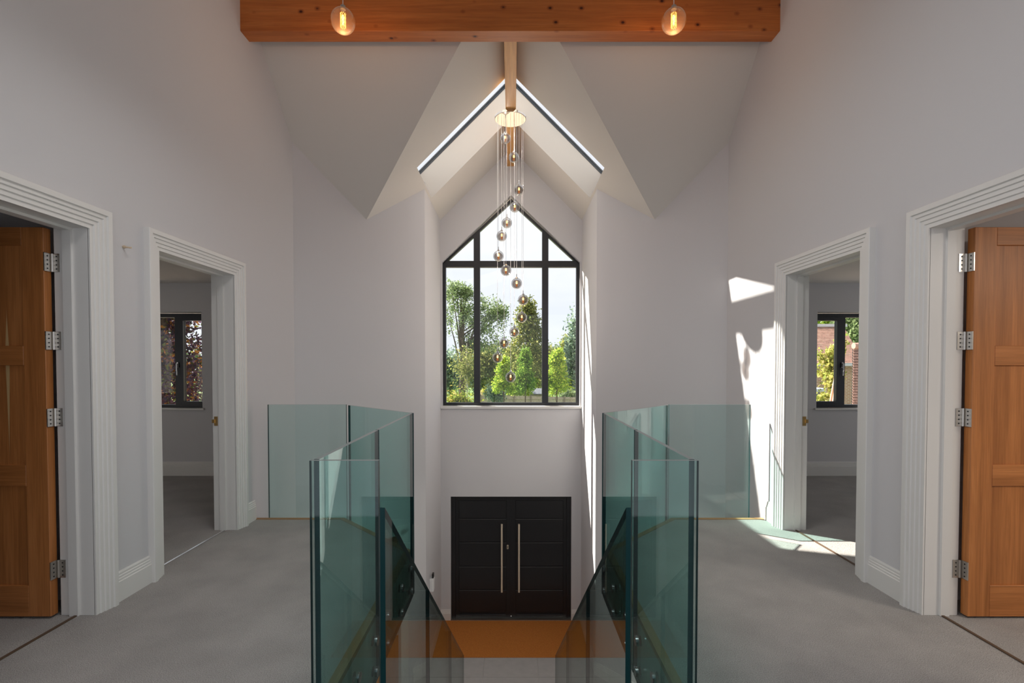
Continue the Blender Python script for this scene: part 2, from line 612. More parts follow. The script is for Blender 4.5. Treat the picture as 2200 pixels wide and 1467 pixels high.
# ------------------------------------------------------------------ front wall with window and door openings
OW, ZS, ZSH, ZA = 1.142, 0.752, 3.135, 4.235     # window opening: half width, sill, shoulder, apex
DW, ZDT = 1.01, -0.765                          # front door opening
g = G()
D = (0, 0.2, 0)
y = YF
g.extr([(-XE, y, ZG), (-DW, y, ZG), (-DW, y, ZDT), (-XE, y, ZDT)], D)
g.extr([(XE, y, ZG), (DW, y, ZG), (DW, y, ZDT), (XE, y, ZDT)], D)
g.extr([(-XE, y, ZDT), (XE, y, ZDT), (XE, y, ZS - 0.03), (-XE, y, ZS - 0.03)], D)
for s in (-1, 1):
    g.extr([(s * XE, y, ZS - 0.03), (s * OW, y, ZS - 0.03), (s * OW, y, ZSH), (s * XE, y, ZSH)], D)
    g.extr([(s * XE, y, ZSH), (s * OW, y, ZSH), (0, y, ZA), (0, y, ZR + 0.05), (s * XE, y, ZR - XE + 0.05)], D)
struct(g.build('wall_front', 'wall_paint'), 'grey gable wall holding the arrow-topped window and the black front doors', 'wall')

# ------------------------------------------------------------------ ceilings
YRG = 2.6
xk = (YC + (YE - YC) / (W - XE) * W - (KR - ZR)) / (1 + (YE - YC) / (W - XE))
yk = xk + KR - ZR
SX0, SX1, SY0, SY1 = 0.0, 1.145, 5.965, 7.035      # skylight opening (|x| and y)
zc = lambda x: ZR - abs(x)
zm = lambda yy: KR - yy if yy > YRG else KR - 2 * YRG + yy
for side, s in (('left', -1), ('right', 1)):
    g = G()
    P = [(s * (W + 0.0), YC), (s * xk, yk), (0, KR - ZR), (0, YRG), (s * W, YRG)]
    g.extr([(a, b, KR - b) for a, b in P], (0, 0, 0.3))
    P = [(0, -0.8), (s * W, -0.8), (s * W, YRG), (0, YRG)]
    g.extr([(a, b, zm(b) if b < YRG else KR - YRG) for a, b in P], (0, 0, 0.3))
    struct(g.build('ceiling_' + side, 'ceiling_paint'), 'steep sloping plaster ceiling over the landing, %s half' % side, 'ceiling')
    g = G()
    ex = Vector((s * 0.197, 0, 0.297))
    dp = 0.495                      # rise of the rooflight shaft measured straight up
    g.extr([(0, SY1, ZR), (s * XE, SY1, ZR - XE), (s * (XE + 0.247), SY1, ZR - XE + 0.247), (0, SY1, ZR + dp)], (0, YF + 0.2 - SY1, 0))
    P = [(s * SX1, SY0), (s * SX1, SY1), (s * XE, SY1), (s * XE, YE), (s * xk, yk), (s * (SY0 - KR + ZR), SY0)]
    g.extr([(a, b, zc(a)) for a, b in P], ex)
    P = [(s * (SY0 - KR + ZR), SY0), (0, SY0), (0, KR - ZR)]
    g.extr([(a, b, zc(a)) for a, b in P], (0, 0, dp))
    struct(g.build('ceiling_gable_' + side, 'ceiling_paint'), 'bright sloping gable ceiling cut by a long rooflight, %s of the ridge beam' % side, 'ceiling')
    # rooflight: dark frame and pane set at the top of the shaft, meeting its twin over the ridge
    e = empty('window_%d' % (2 if s < 0 else 3), (s * 0.7, 6.5, 4.7))
    struct(e, 'long dark-framed rooflight in the gable ceiling, %s of the ridge beam' % side, 'rooflight')
    fr = 0.06
    nrm = Vector((s, 0, 1)).normalized()
    x0, x1, ya, yb = 0.0, SX1 + 0.25, SY0 - 0.06, SY1 + 0.055
    q = lambda a, b, d=0.35: (s * a, b, ZR - a + d * math.sqrt(2))
    up = (0, 0, 0.052 * math.sqrt(2))
    for nm, poly in (('frame_rail', [q(x0, ya), q(x1, ya), q(x1, ya + fr * .4), q(x0, ya + fr * .4)]), ('frame_rail', [q(x0, yb - fr), q(x1, yb - fr), q(x1, yb), q(x0, yb)]),
                     ('frame_stile', [q(x1 - fr * .6, ya + fr * .4), q(x1, ya + fr * .4), q(x1, yb - fr), q(x1 - fr * .6, yb - fr)]),
                     ('frame_stile', [q(x0, ya + fr * .4), q(x0 + 0.03, ya + fr * .4), q(x0 + 0.03, yb - fr), q(x0, yb - fr)])):
        g = G(); g.extr(poly, up)
        g.build(nm, 'frame_blue_black', e, e.location)
    g = G()
    g.extr([q(x0 + .03, ya + fr * .4, 0.37), q(x1 - fr * .6, ya + fr * .4, 0.37), q(x1 - fr * .6, yb - fr, 0.37), q(x0 + .03, yb - fr, 0.37)], (0, 0, 0.024))
    g.build('pane', 'window_glass', e, e.location)

# ------------------------------------------------------------------ floors
CE = 0.0
EL, ER = -0.815, 0.785      # inner edges of the oak nosing beside the stair well (carpet edge)
NW = 0.045
YN = 3.70                   # corner of nosing
YB = 4.462
XL, XR = -1.575, 1.53
g = G()
left = [(-W, 1.92), (EL, 1.92), (EL, YN), (XL, YB), (-W, YB)]
right = [(W, 1.92), (ER, 1.92), (ER, YN), (XR, YB), (W, YB)]
for P in (left, right, [(-W, -0.8), (W, -0.8), (W, 1.92), (-W, 1.92)]):
    g.extr([(a, b, 0.0) for a, b in P], (0, 0, -0.025))
fl = g.build('floor', 'carpet')
struct(fl, 'pale grey-beige cut-pile carpet covering the landing', 'floor')

for nm, s, E_, X_ in (('left', -1, EL, XL), ('right', 1, ER, XR)):
    # structural slab under the carpet + oak nosing
    g = G()
    k = s
    P = [(s * W, -0.8), (E_ - 0.0, -0.8), (E_, YN), (X_, YB), (s * W, YB)]
    P = [(s * W, 1.92), (E_ - s * NW, 1.92), (E_ - s * NW, YN + NW * .41), (X_ - s * NW * .41, YB + NW), (s * W, YB + NW)]
    g.extr([(a, b, -0.026) for a, b in P], (0, 0, -0.33))
    struct(g.build('floor_edge_' + nm, 'fascia_paint'), 'dark fascia of the landing floor behind the glass, %s of the stair well' % nm, 'floor edge')
    o1, o2 = (E_ - s * NW, YN + NW * .41), (X_ - s * NW * .41, YB + NW)
    g = G()
    g.extr([(s * W, YB, 0.004), (X_, YB, 0.004), (*o2, 0.004), (s * W, YB + NW, 0.004)], (0, 0, -0.03), 0)
    g.extr([(X_, YB, 0.004), (E_, YN, 0.004), (*o1, 0.004), (*o2, 0.004)], (0, 0, -0.03), 1)
    g.extr([(E_, YN, 0.004), (E_, 1.92, 0.004), (E_ - s * NW, 1.92, 0.004), (*o1, 0.004)], (0, 0, -0.03), 1)
    struct(g.build('trim_%d' % (1 if s < 0 else 2), ['oak_nosing_x', 'oak_nosing_y']), 'oak edging strip between carpet and glass, %s of the stair well' % nm, 'trim')
g = G()
g.box((EL, -0.8, -0.026), (ER, 1.92, -0.30))
g.box((-W, -0.8, -0.026), (EL, 1.92, -0.30)).box((ER, -0.8, -0.026), (W, 1.92, -0.30))
struct(g.build('floor_slab', 'fascia_paint'))

# ground floor: porcelain tiles with joints, door mat well
fe = empty('floor_lower', (0, 6, ZG))
struct(fe, 'pale grey porcelain tiled hall floor on the ground level', 'floor')
g = G(); g.box((-3.2, 0.5, ZG - 0.10), (3.2, YF + 0.2, ZG - 0.008))
g.build('bed', 'grout', fe, fe.location)
TS = 0.765
YM = 6.99
rows = [(6.545, YM)] + [(6.545 - TS * (i + 1), 6.545 - TS * i) for i in range(5)]
for (a, b) in rows:
    for k in range(-3, 4):
        g = G()
        xa, xb = k * TS - TS / 2, k * TS + TS / 2
        g.box((xa + 0.003, a + 0.003, ZG - 0.008), (xb - 0.003, b - 0.003, ZG))
        g.build('tile', 'tile_porcelain', fe, fe.location)
mat_ = mk('doormat', *(lambda q: (q.v, q.f))(G().box((-XE + 0.002, YM + 0.003, ZG - 0.007), (XE - 0.002, YF - 0.02, ZG + 0.004))), 'coir', base=(0, 7.5, ZG))
set_props(mat_, 'wide brown coir doormat in front of the black front doors', 'doormat')

# lower hall rear wall and soffit sides (ground level, below the landing)
g = G(); g.box((-3.2, 1.2, ZG), (3.2, 1.35, -0.36))
struct(g.build('wall_rear', 'wall_paint'))


# ------------------------------------------------------------------ doors in the side walls
CAS = [(0, 0), (0, .012), (.022, .012), (.025, .019), (.046, .019), (.049, .026), (.070, .026), (.073, .033), (.092, .033), (.095, .042), (.122, .042), (.125, .039), (.125, 0)]


def casing(name, s, ya, yb, zt, parent, base, z0=0.0):
    vs = []; fs = []
    n = len(CAS)
    for (u, th) in CAS:
        x = s * (W - th)
        vs += [(x, ya - u, z0), (x, ya - u, zt + u), (x, yb + u, zt + u), (x, yb + u, z0)]
    for i in range(n):
        j = (i + 1) % n
        for k in range(3):
            fs.append((i * 4 + k, i * 4 + k + 1, j * 4 + k + 1, j * 4 + k))
    fs.append(tuple(i * 4 for i in range(n)))
    fs.append(tuple(i * 4 + 3 for i in range(n)))
    return mk(name, vs, fs, 'trim_paint', parent, base)


def hinge(parent, base, s, y, z, x):
    """butt hinge: one plate on the jamb, one on the edge of the leaf, knuckle between"""
    g = G()
    h = 0.051
    g.cyl((x, y, z - h), (x, y, z + h), 0.0075, 12)
    hg = g.build('hinge', 'brushed_steel', parent, base, smooth=False)
    p_ = G(); p_.box((x - s * 0.040, y - 0.0035, z - h), (x - s * 0.003, y + 0.001, z + h))
    p_.build('hinge_plate', 'brushed_steel', hg)
    hg_o = hg
    p2 = G(); p2.box((x + s * 0.0075, y - 0.042, z - h), (x + s * 0.0125, y - 0.003, z + h))
    p2.build('hinge_plate', 'brushed_steel', hg)
    sc = G()
    for k in (-0.035, -0.012, 0.012, 0.035):
        sc.cyl((x - s * 0.024, y - 0.0030, z + k), (x - s * 0.024, y - 0.0045, z + k), 0.0045, 8)
        sc.cyl((x + s * 0.0085, y - 0.024, z + k), (x + s * 0.0065, y - 0.024, z + k), 0.0045, 8)
    sc.build('screw', 'black_plastic', hg)
    for c in hg.children:
        pass
    return hg


def rebased(o, base):
    for v in o.data.vertices:
        v.co -= Vector(base)


nd = 0
for side, s in (('left', -1), ('right', 1)):
    for di, (ya, yb) in enumerate(DOORS):
        nd += 1
        base = Vector((s * W, yb, 0))
        lab = ('doorway with oak panelled door standing open, near the camera on the %s' if di == 0 else 'white-cased open doorway to a bedroom beside the glass, on the %s wall') % side
        e = empty('door_%d' % nd, base)
        struct(e, lab, 'door')
        casing('architrave', s, ya, yb, ZD, e, base)
        # lining
        g = G()
        xa, xb = s * (W - 0.002), s * (W + TW + 0.002)
        g.box((xa, ya - LIN, 0), (xb, ya, ZD)).box((xa, yb, 0), (xb, yb + LIN, ZD)).box((xa, ya - LIN, ZD), (xb, yb + LIN, ZD + LIN))
        g.build('jamb', 'trim_paint', e, base)
        g = G()
        xs0, xs1 = s * (W + 0.085), s * (W + 0.135)
        g.box((xs0, ya, 0), (xs1, ya + 0.014, ZD)).box((xs0, yb - 0.014, 0), (xs1, yb, ZD)).box((xs0, ya + .014, ZD - 0.014), (xs1, yb - .014, ZD))
        g.build('door_stop', 'trim_paint', e, base)
        g = G()
        g.box((s * (W + 0.09), ya, 0.0), (s * (W + 0.105), yb, 0.006))
        g.build('threshold', ('aluminium_strip' if (di == 1 and s < 0) else 'brown_strip'), e, base)
        if di == 1:
            g = G()
            g.box((s * (W + 0.150), yb - 0.003, 0.91), (s * (W + 0.180), yb, 0.99)).box((s * (W + 0.172), yb - 0.012, 0.935), (s * (W + 0.194), yb - 0.001, 0.965))
            g.build('strike_plate', 'brass', e, base)
        else:
            # leaf swung open at right angles into the room
            LT, LH, LB = 0.045, 2.205, 0.012
            xh = s * (W + TW + 0.022)             # hinge-edge plane
            y1, y0 = yb + 0.004, yb + 0.004 - LT
            lw = 0.86
            st = 0.125
            X = lambda d: xh + s * d
            rails = [(LB, 0.19), (0.755, 0.875), (1.435, 1.545), (2.105, LH)]
            g = G()
            g.box((X(0), y0, LB), (X(st), y1, LH)).box((X(lw - st), y0, LB), (X(lw), y1, LH))
            leaf = g.build('door_leaf', 'oak_vertical', e, base, bevel=0.0025)
            for (a, b) in rails:
                g = G(); g.box((X(st), y0 + 0.0005, a), (X(lw - st), y1 - 0.0005, b))
                g.build('rail', 'oak_across', leaf, base, bevel=0.002)
            mid = lw / 2
            for i in range(3):
                za, zb = rails[i][1], rails[i + 1][0]
                g = G(); g.box((X(mid - 0.05), y0 + 0.0005, za), (X(mid + 0.05), y1 - 0.0005, zb))
                g.build('muntin', 'oak_vertical', leaf, base, bevel=0.002)
                for (da, db) in ((st, mid - 0.05), (mid + 0.05, lw - st)):
                    g = G(); g.box((X(da), y0 + 0.011, za), (X(db), y1 - 0.011, zb))
                    g.build('panel', 'oak_streaked' if (s < 0 and da == st and i > 0) else 'oak_vertical', leaf, base)
            for z in (2.015, 1.575, 1.14, 0.27):
                hinge(e, base, s, yb + 0.0, z, s * (W + TW + 0.010))

# parented sub-parts keep their mesh relative to the thing's base: fix those built without a base
for o in list(C.objects):
    if o.name.split('.')[0] in ('hinge_plate', 'screw') and o.parent and o.parent.name.startswith('hinge'):
        rebased(o, o.parent.parent.location)

# ------------------------------------------------------------------ skirting boards
SK = [(0, 0), (0, .02), (.122, .02), (.126, .016), (.138, .016), (.142, .0125), (.154, .0125), (.158, .009), (.170, .009), (.180, .005), (.180, 0)]


def skirting(name, p0, p1, nrm, z0, label=None):
    vs = []; fs = []
    nrm = Vector(nrm).normalized()
    n = len(SK)
    for (z, th) in SK:
        for p_ in (p0, p1):
            vs.append((p_[0] + nrm.x * th, p_[1] + nrm.y * th, z0 + z))
    for i in range(n):
        j = (i + 1) % n
        fs.append((i * 2, i * 2 + 1, j * 2 + 1, j * 2))
    fs.append(tuple(i * 2 for i in range(n)))
    fs.append(tuple(i * 2 + 1 for i in range(n)))
    return struct(mk(name, vs, fs, 'trim_paint'), label, 'baseboard' if label else None)


for side, s in (('left', -1), ('right', 1)):
    nx = (-s, 0, 0)
    skirting('baseboard_%s_1' % side, (s * W, DOORS[0][1] + .125), (s * W, DOORS[1][0] - .125), nx, 0, 'short white moulded skirting between the two doorways, %s wall' % side)
    skirting('baseboard_%s_2' % side, (s * W, DOORS[1][1] + .125), (s * W, 4.475), nx, 0, 'short white moulded skirting by the glass end panel, %s wall' % side)
    nd_ = Vector((-s * (YE - YC), -(W - XE), 0))
    if s > 0:
        skirting('baseboard_diagonal_%s' % side, (s * W, YC), (s * XE, YE), nd_, ZG, 'white skirting at the foot of the diagonal wall, %s side' % side)
    else:
        q0, q1 = Vector((s * W, YC, 0)), Vector((s * XE, YE, 0))
        a_ = q0.lerp(q1, 0.87)
        skirting('baseboard_diagonal_%s' % side, a_, q1, nd_, ZG, 'white skirting at the foot of the diagonal wall, %s side' % side)
    skirting('baseboard_entrance_%s' % side, (s * XE, YE), (s * XE, YF), nx, ZG, 'white skirting along the entrance bay, %s side' % side)
    skirting('baseboard_door_%s' % side, (s * XE, YF), (s * DW, YF), (0, -1, 0), ZG, 'stub of white skirting beside the black front doors, %s side' % side)

# ground-floor oak door in the left diagonal wall
p0, p1 = Vector((-W, YC, ZG)), Vector((-XE, YE, ZG))
dv = (p1 - p0).normalized()
nv = Vector((-(YE - YC), W - XE, 0)).normalized()    # away from the hall
L = (p1 - p0).length
e = empty('door_5', p0.lerp(p1, 0.48))
struct(e, 'oak door on the ground floor, seen under the landing through the glass', 'door')
a, b = L * 0.20, L * 0.76
at = lambda d, off, z: tuple(p0 + dv * d + nv * off + Vector((0, 0, z)))
def slab(name, d0, d1, z0, z1, o0, o1, mat, parent=e):
    g = G(); g.extr([at(d0, o0, z0), at(d1, o0, z0), at(d1, o0, z1), at(d0, o0, z1)], nv * (o1 - o0))
    return g.build(name, mat, parent, e.location)
slab('architrave', a - 0.11, a, 0, 2.12, -0.025, 0, 'trim_paint')
slab('architrave', b, b + 0.11, 0, 2.12, -0.025, 0, 'trim_paint')
slab('architrave', a - 0.11, b + 0.11, 2.06, 2.17, -0.025, 0, 'trim_paint')
lf = slab('door_leaf', a, b, 0.01, 2.05, 0.04, 0.085, 'oak_vertical')
for z0, z1 in ((0.2, 0.72), (0.85, 1.38), (1.5, 1.93)):
    slab('panel', a + 0.13, (a + b) / 2 - 0.05, z0, z1, 0.034, 0.04, 'oak_vertical', lf)
    slab('panel', (a + b) / 2 + 0.05, b - 0.13, z0, z1, 0.034, 0.04, 'oak_vertical', lf)
slab('hinge', b - 0.035, b + 0.02, 0.72, 0.83, 0.028, 0.039, 'brushed_steel')

# ------------------------------------------------------------------ timber beams
bm_ = mk('tie_beam', *(lambda q: (q.v, q.f))(G().box((-W - .02, 4.335, 4.385), (W + .02, 4.485, 4.705))), 'pine_beam_across', base=(0, 4.4, 4.385), bevel=0.004)
set_props(bm_, 'big knotty orange pine tie beam spanning the landing wall to wall', 'beam', kind='thing')
rb = mk('ridge_beam', *(lambda q: (q.v, q.f))(G().box((-0.066, 4.487, 4.70), (0.066, YF, 4.915))), 'pine_beam_along', base=(0, 6.2, 4.70), bevel=0.003)
set_props(rb, 'slim orange pine ridge beam running away under the gable ridge', 'beam', kind='thing')

# ------------------------------------------------------------------ main window
e = empty('window_1', (0, YF + 0.1, ZS))
struct(e, 'tall black-framed window with an arrow-shaped head above the front doors', 'window')
B = e.location
yw0, yw1 = YF + 0.075, YF + 0.145
fw = 0.05
FW, FSH, FA = 1.14, 3.125, 4.20


def bar(name, poly, mat='black_frame', y0=yw0, y1=yw1):
    g = G(); g.extr([(x, y0, z) for x, z in poly], (0, y1 - y0, 0))
    return g.build(name, mat, e, B)


k = (FA - FSH) / FW
ln = math.hypot(1, k)
dz = fw * ln
bar('frame_sill', [(-FW, ZS), (FW, ZS), (FW, ZS + fw), (-FW, ZS + fw)])
for s in (-1, 1):
    bar('frame_jamb', [(s * FW, ZS + fw), (s * (FW - fw), ZS + fw), (s * (FW - fw), FSH + 0.05 - 0.0), (s * FW, FSH)])
    bar('frame_rafter', [(s * FW, FSH), (0, FA), (0, FA - dz), (s * (FW - fw), FSH - 0.02 + fw * k - dz + 0.05), (s * (FW - fw), FSH + 0.03)])
MX = 0.57
mw = 0.052
zt_ = lambda x: FA - dz - abs(x) * k + 0.01
for s in (-1, 1):
    bar('mullion', [(s * (MX - mw), ZS + fw), (s * (MX + mw), ZS + fw), (s * (MX + mw), zt_(MX + mw) + 0.02), (s * (MX - mw), zt_(MX - mw) + 0.02)], y0=yw0 - 0.02)
TZ = 3.115
tw = 0.052
for a, b in ((-FW + fw, -MX - mw), (-MX + mw, MX - mw), (MX + mw, FW - fw)):
    bar('transom', [(a, TZ - tw), (b, TZ - tw), (b, TZ + tw), (a, TZ + tw)], y0=yw0 - 0.01)
yg0, yg1 = yw0 + 0.03, yw0 + 0.054
for a, b in ((-FW + fw, -MX - mw), (-MX + mw, MX - mw), (MX + mw, FW - fw)):
    bar('pane', [(a, ZS + fw), (b, ZS + fw), (b, TZ - tw), (a, TZ - tw)], 'window_glass', yg0, yg1)
bar('pane', [(-MX + mw, TZ + tw), (MX - mw, TZ + tw), (MX - mw, zt_(MX - mw)), (0, zt_(0)), (-MX + mw, zt_(MX - mw))], 'window_glass', yg0, yg1)
for s in (-1, 1):
    bar('pane', [(s * (MX + mw), TZ + tw), (s * (FW - fw - 0.02), TZ + tw), (s * (MX + mw), zt_(MX + mw))], 'window_glass', yg0, yg1)
g = G(); g.box((-XE - 0.0, YF - 0.035, ZS - 0.045), (XE, YF + 0.07, ZS))
g.build('window_sill', 'trim_paint', e, B, bevel=0.004)

# ------------------------------------------------------------------ front doors
e = empty('door_6', (0, YF + 0.1, ZG))
struct(e, 'pair of wide black panelled front doors with long bar handles', 'door')
B = e.location
y0 = YF + 0.055
g = G()
g.box((-DW, y0 - 0.01, ZG), (-DW + 0.075, y0 + 0.12, ZDT)).box((DW, y0 - 0.01, ZG), (DW - 0.075, y0 + 0.1, ZDT)).box((-DW + .075, y0 - 0.01, ZDT - 0.045), (DW - .075, y0 + 0.1, ZDT))
g.build('frame', 'black_door_paint', e, B, bevel=0.004)
zp = [ZG + 0.10, ZG + 0.485, ZG + 0.885, ZG + 1.295, ZG + 1.695, ZDT - 0.075]
for s, hx in ((-1, -0.155), (1, 0.133)):
    xa, xb = s * 0.0015, s * (DW - 0.0745)
    g = G(); g.box((xa, y0 + 0.012, ZG + 0.012), (xb, y0 + 0.07, ZDT - 0.05))
    lf = g.build('door_leaf', 'black_door_paint', e, B)
    for i in range(5):
        g = G(); g.box((s * 0.075, y0, zp[i] + 0.006), (s * (DW - 0.13), y0 + 0.0125, zp[i + 1] - 0.006))
        g.build('panel', 'black_door_paint', lf, B, bevel=0.007)
    g = G(); g.box((s * 0.09, y0 - 0.012, ZG + 0.055), (s * (DW - 0.14), y0 + 0.004, ZG + 0.072))
    g.build('weather_bar', 'black_frame', lf, B, bevel=0.003)
    g = G()
    zb, zt2 = ZG + 0.475, ZG + 1.625
    g.cyl((hx, y0 - 0.06, zb), (hx, y0 - 0.06, zt2), 0.0165, 12)
    for zz in (zb + 0.12, zt2 - 0.12):
        g.cyl((hx, y0 - 0.06, zz), (hx, y0 + 0.002, zz), 0.011, 10)
    g.build('bar_handle', 'warm_steel', lf, B)
g = G()
g.cyl((-0.057, y0 - 0.012, ZG + 1.235), (-0.057, y0 + 0.014, ZG + 1.235), 0.017, 16)
g.cyl((-0.057, y0 - 0.012, ZG + 1.200), (-0.057, y0 + 0.014, ZG + 1.200), 0.017, 16)
g.box((-0.074, y0 - 0.012, ZG + 1.200), (-0.040, y0 + 0.014, ZG + 1.235))
g2 = G(); g2.box((-0.045, y0 + 0.066, ZG + 0.012), (0.045, y0 + 0.09, ZDT - 0.05))
g2.build('meeting_stile', 'black_door_paint', e, B)
lk = g.build('lock_plate', 'warm_steel', e, B)
g = G(); g.cyl((-0.057, y0 - 0.015, ZG + 1.212), (-0.057, y0 - 0.011, ZG + 1.212), 0.005, 10)
g.build('keyhole', 'black_plastic', lk, B)
g = G(); g.box((-DW, YF, ZG), (DW, YF + 0.07, ZG + 0.014))
g.build('threshold', 'brushed_steel', e, B)

# wall switch on the entrance bay's left wall
e = empty('wall_switch', (-XE, 6.93, -1.76), 'small white wall switch with a black keypad on the entrance wall', 'switch')
g = G(); g.box((-XE, 6.86, -1.82), (-XE + 0.062, 6.97, -1.64))
g.build('switch_plate', 'white_plastic', e, e.location, bevel=0.006)
g = G(); g.box((-XE + 0.03, 6.90, -1.64), (-XE + 0.056, 6.96, -1.575))
g.build('keypad', 'black_plastic', e, e.location, bevel=0.004)
# wall plug by the left near doorway
e = empty('wall_plug', (-W, 3.0, 2.165), 'tiny beige plug left in the wall between the left doorways', 'wall plug')
g = G(); g.cyl((-W, 3.0, 2.165), (-W + 0.012, 3.0, 2.165), 0.009, 12).cyl((-W + .01, 3.0, 2.165), (-W + 0.05, 3.0, 2.160), 0.0055, 10)
g.build('plug_body', 'sandstone_plug', e, e.location)

# ------------------------------------------------------------------ glass balustrades
GH, GB, GT = 1.066, -0.345, 0.0215


def glass_panel(name, quad, nrm, th, parent, base, mats=('balustrade_glass', 'glass_edge', 'glass_edge_top')):
    """quad: bottom a, bottom b, top b, top a"""
    n = Vector(nrm).normalized() * th
    A = [Vector(q) - n / 2 for q in quad]
    Bq = [Vector(q) + n / 2 for q in quad]
    vs = A + Bq
    fs = [(0, 1, 2, 3), (7, 6, 5, 4), (0, 4, 5, 1), (1, 5, 6, 2), (2, 6, 7, 3), (3, 7, 4, 0)]
    return mk(name, vs, fs, None, parent, base, mats=list(mats), midx=[0, 0, 1, 1, 2, 1])


def standoff(parent, base, p, nrm, ln_):
    n = Vector(nrm).normalized()
    p = Vector(p)
    g = G()
    g.cyl(p - n * (GT / 2 + 0.008), p - n * (GT / 2), 0.0265, 20)
    g.cyl(p + n * (GT / 2), p + n * (GT / 2 + 0.005), 0.0265, 20)
    g.cyl(p + n * (GT / 2 + 0.005), p + n * ln_, 0.022, 20)
    return g.build('standoff_bolt', 'bolt_steel', parent, base)


for nm, s, xg, xe, gx in (('left', -1, -0.757, EL + NW, -0.505), ('right', 1, 0.727, ER - NW, 0.485)):
    # side run of two panels beside the stair well
    pts = [1.905, 2.752, 2.766, 3.70]
    for i, (a, b) in enumerate(((pts[0], pts[1]), (pts[2], pts[3]))):
        lab = 'clear teal-edged glass panel beside the stair well, %s side, %s' % (nm, 'nearer of the two' if i == 0 else 'farther of the two')
        e = empty('glass_balustrade', (xg, (a + b) / 2, 0), lab, 'glass panel', 'landing glass balustrade')
        glass_panel('pane', [(xg, a, GB), (xg, b, GB), (xg, b, GH), (xg, a, GH)], (1, 0, 0), GT, e, e.location)
        for y in ((2.37, 2.69) if i == 0 else (2.95, 3.33, 3.655)):
            for z in (-0.115, -0.29):
                standoff(e, e.location, (xg, y, z), (s, 0, 0), abs(xe - xg) + 0.0)
    # short return at the head of the stair
    e = empty('glass_balustrade', ((xg + gx) / 2, 1.885, 0), 'short glass return panel facing the camera at the stair head, %s side' % nm, 'glass panel', 'landing glass balustrade')
    glass_panel('pane', [(xg + s * 0.016, 1.885, -0.3), (gx, 1.885, -0.3), (gx, 1.885, GH), (xg + s * 0.016, 1.885, GH)], (0, 1, 0), GT, e, e.location)
    # diagonal panel
    A_, B_ = Vector((s * 0.745 - 0.015, 3.715, 0)), Vector((s * 1.47 - 0.02, 4.435, 0))
    e = empty('glass_balustrade', (A_ + B_) / 2, 'glass panel set at a diagonal across the landing corner, %s side' % nm, 'glass panel', 'landing glass balustrade')
    dn = Vector((s * -(B_.y - A_.y), abs(B_.x - A_.x), 0))
    sh = dn.normalized() * 0.012
    A_ += sh; B_ += sh
    glass_panel('pane', [(A_.x, A_.y, GB), (B_.x, B_.y, GB), (B_.x, B_.y, GH), (A_.x, A_.y, GH)], dn, GT, e, e.location)
    for f in (0.2, 0.8):
        for z in (-0.115, -0.29):
            pp = A_.lerp(B_, f)
            standoff(e, e.location, (pp.x, pp.y, z), -dn, 0.045)
    # end panel against the wall
    xa, xb = (-2.268, -1.535) if s < 0 else (2.245, 1.485)
    yg = YB + NW + 0.014
    e = empty('glass_balustrade', ((xa + xb) / 2, yg, 0), 'square-on glass end panel by the %s wall at the far edge of the carpet' % nm, 'glass panel', 'landing glass balustrade')
    glass_panel('pane', [(xa, yg, GB), (xb, yg, GB), (xb, yg, GH), (xa, yg, GH)], (0, 1, 0), GT, e, e.location)
    for f in (0.2, 0.8):
        for z in (-0.115, -0.29):
            standoff(e, e.location, (xa + (xb - xa) * f, yg, z), (0, -1, 0), 0.014)
    # stair balustrade: three panels stepping down
    zt3 = lambda y: 0.866 - 0.8 * (y - 1.93)
    sp = [(1.93, 2.945), (2.953, 4.0), (4.008, 5.07)]
    names = ('topmost of three', 'middle of three', 'lowest of three')
    for i, (a, b) in enumerate(sp):
        e = empty('stair_balustrade', (gx, (a + b) / 2, 0.5 * (zt3(a) + zt3(b)) - 1.0), 'raked glass panel along the stair, %s side, %s' % (nm, names[i]), 'glass panel', 'stair glass balustrade')
        glass_panel('pane', [(gx, a, zt3(a) - 1.25), (gx, b, max(zt3(b) - 1.25, ZG + 0.02)), (gx, b, zt3(b)), (gx, a, zt3(a))], (1, 0, 0), GT, e, e.location,
                    ('stair_glass', 'glass_edge', 'glass_edge'))

# stair flight below the landing edge
g = G()
nst = 15
for i in range(nst - 1):
    z = -0.19 * (i + 1)
    yy = 1.92 + 0.237 * i
    g.box((-0.49, yy, z - 0.19), (0.47, yy + 0.26, z))
st_ = g.build('stair_flight', 'carpet')
struct(st_, 'carpeted stair flight going down from the landing', 'stairs')

# ------------------------------------------------------------------ chandelier of fifteen globes
CX_, CY_, CZ_ = -0.006, 6.45, 4.70
ch = empty('chandelier', (CX_, CY_, CZ_), 'spiral chandelier of fifteen smoked glass globes on a round chrome plate', 'chandelier')
g = G(); g.lathe((CX_, CY_, CZ_ - 0.032), [(0.200, 0.0), (0.207, 0.004), (0.207, 0.030), (0.204, 0.032)], 64)
g.build('ceiling_plate', 'polished_canopy', ch, ch.location)
gl = [(1086, 297, 0.10), (1104, 338, 0.06), (1115, 408, -0.06), (1106, 445, 0.15), (1089, 479, 0.16), (1078, 507, 0.10), (1071, 550, -0.02), (1087, 581, -0.16), (1110, 609, -0.14),
      (1124, 644, -0.04), (1121, 682, 0.08), (1105, 713, 0.16), (1083, 737, 0.13), (1069, 768, 0.0), (1097, 810, 0.0)]
PYX = 733.5 + 0.0328 * 2200
pit = math.radians(1.25)


def point_at(px, py, y):
    """where the chandelier's drops hang: the direction seen in the photograph met with its own depth y"""
    u = (px - 1100) / 1039.0
    v = (PYX - py) / 1039.0
    d = Vector((u, math.cos(pit) + v * math.sin(pit), -math.sin(pit) + v * math.cos(pit)))
    return Vector((0.016, 0.0, 1.44)) + d * (y / d.y)


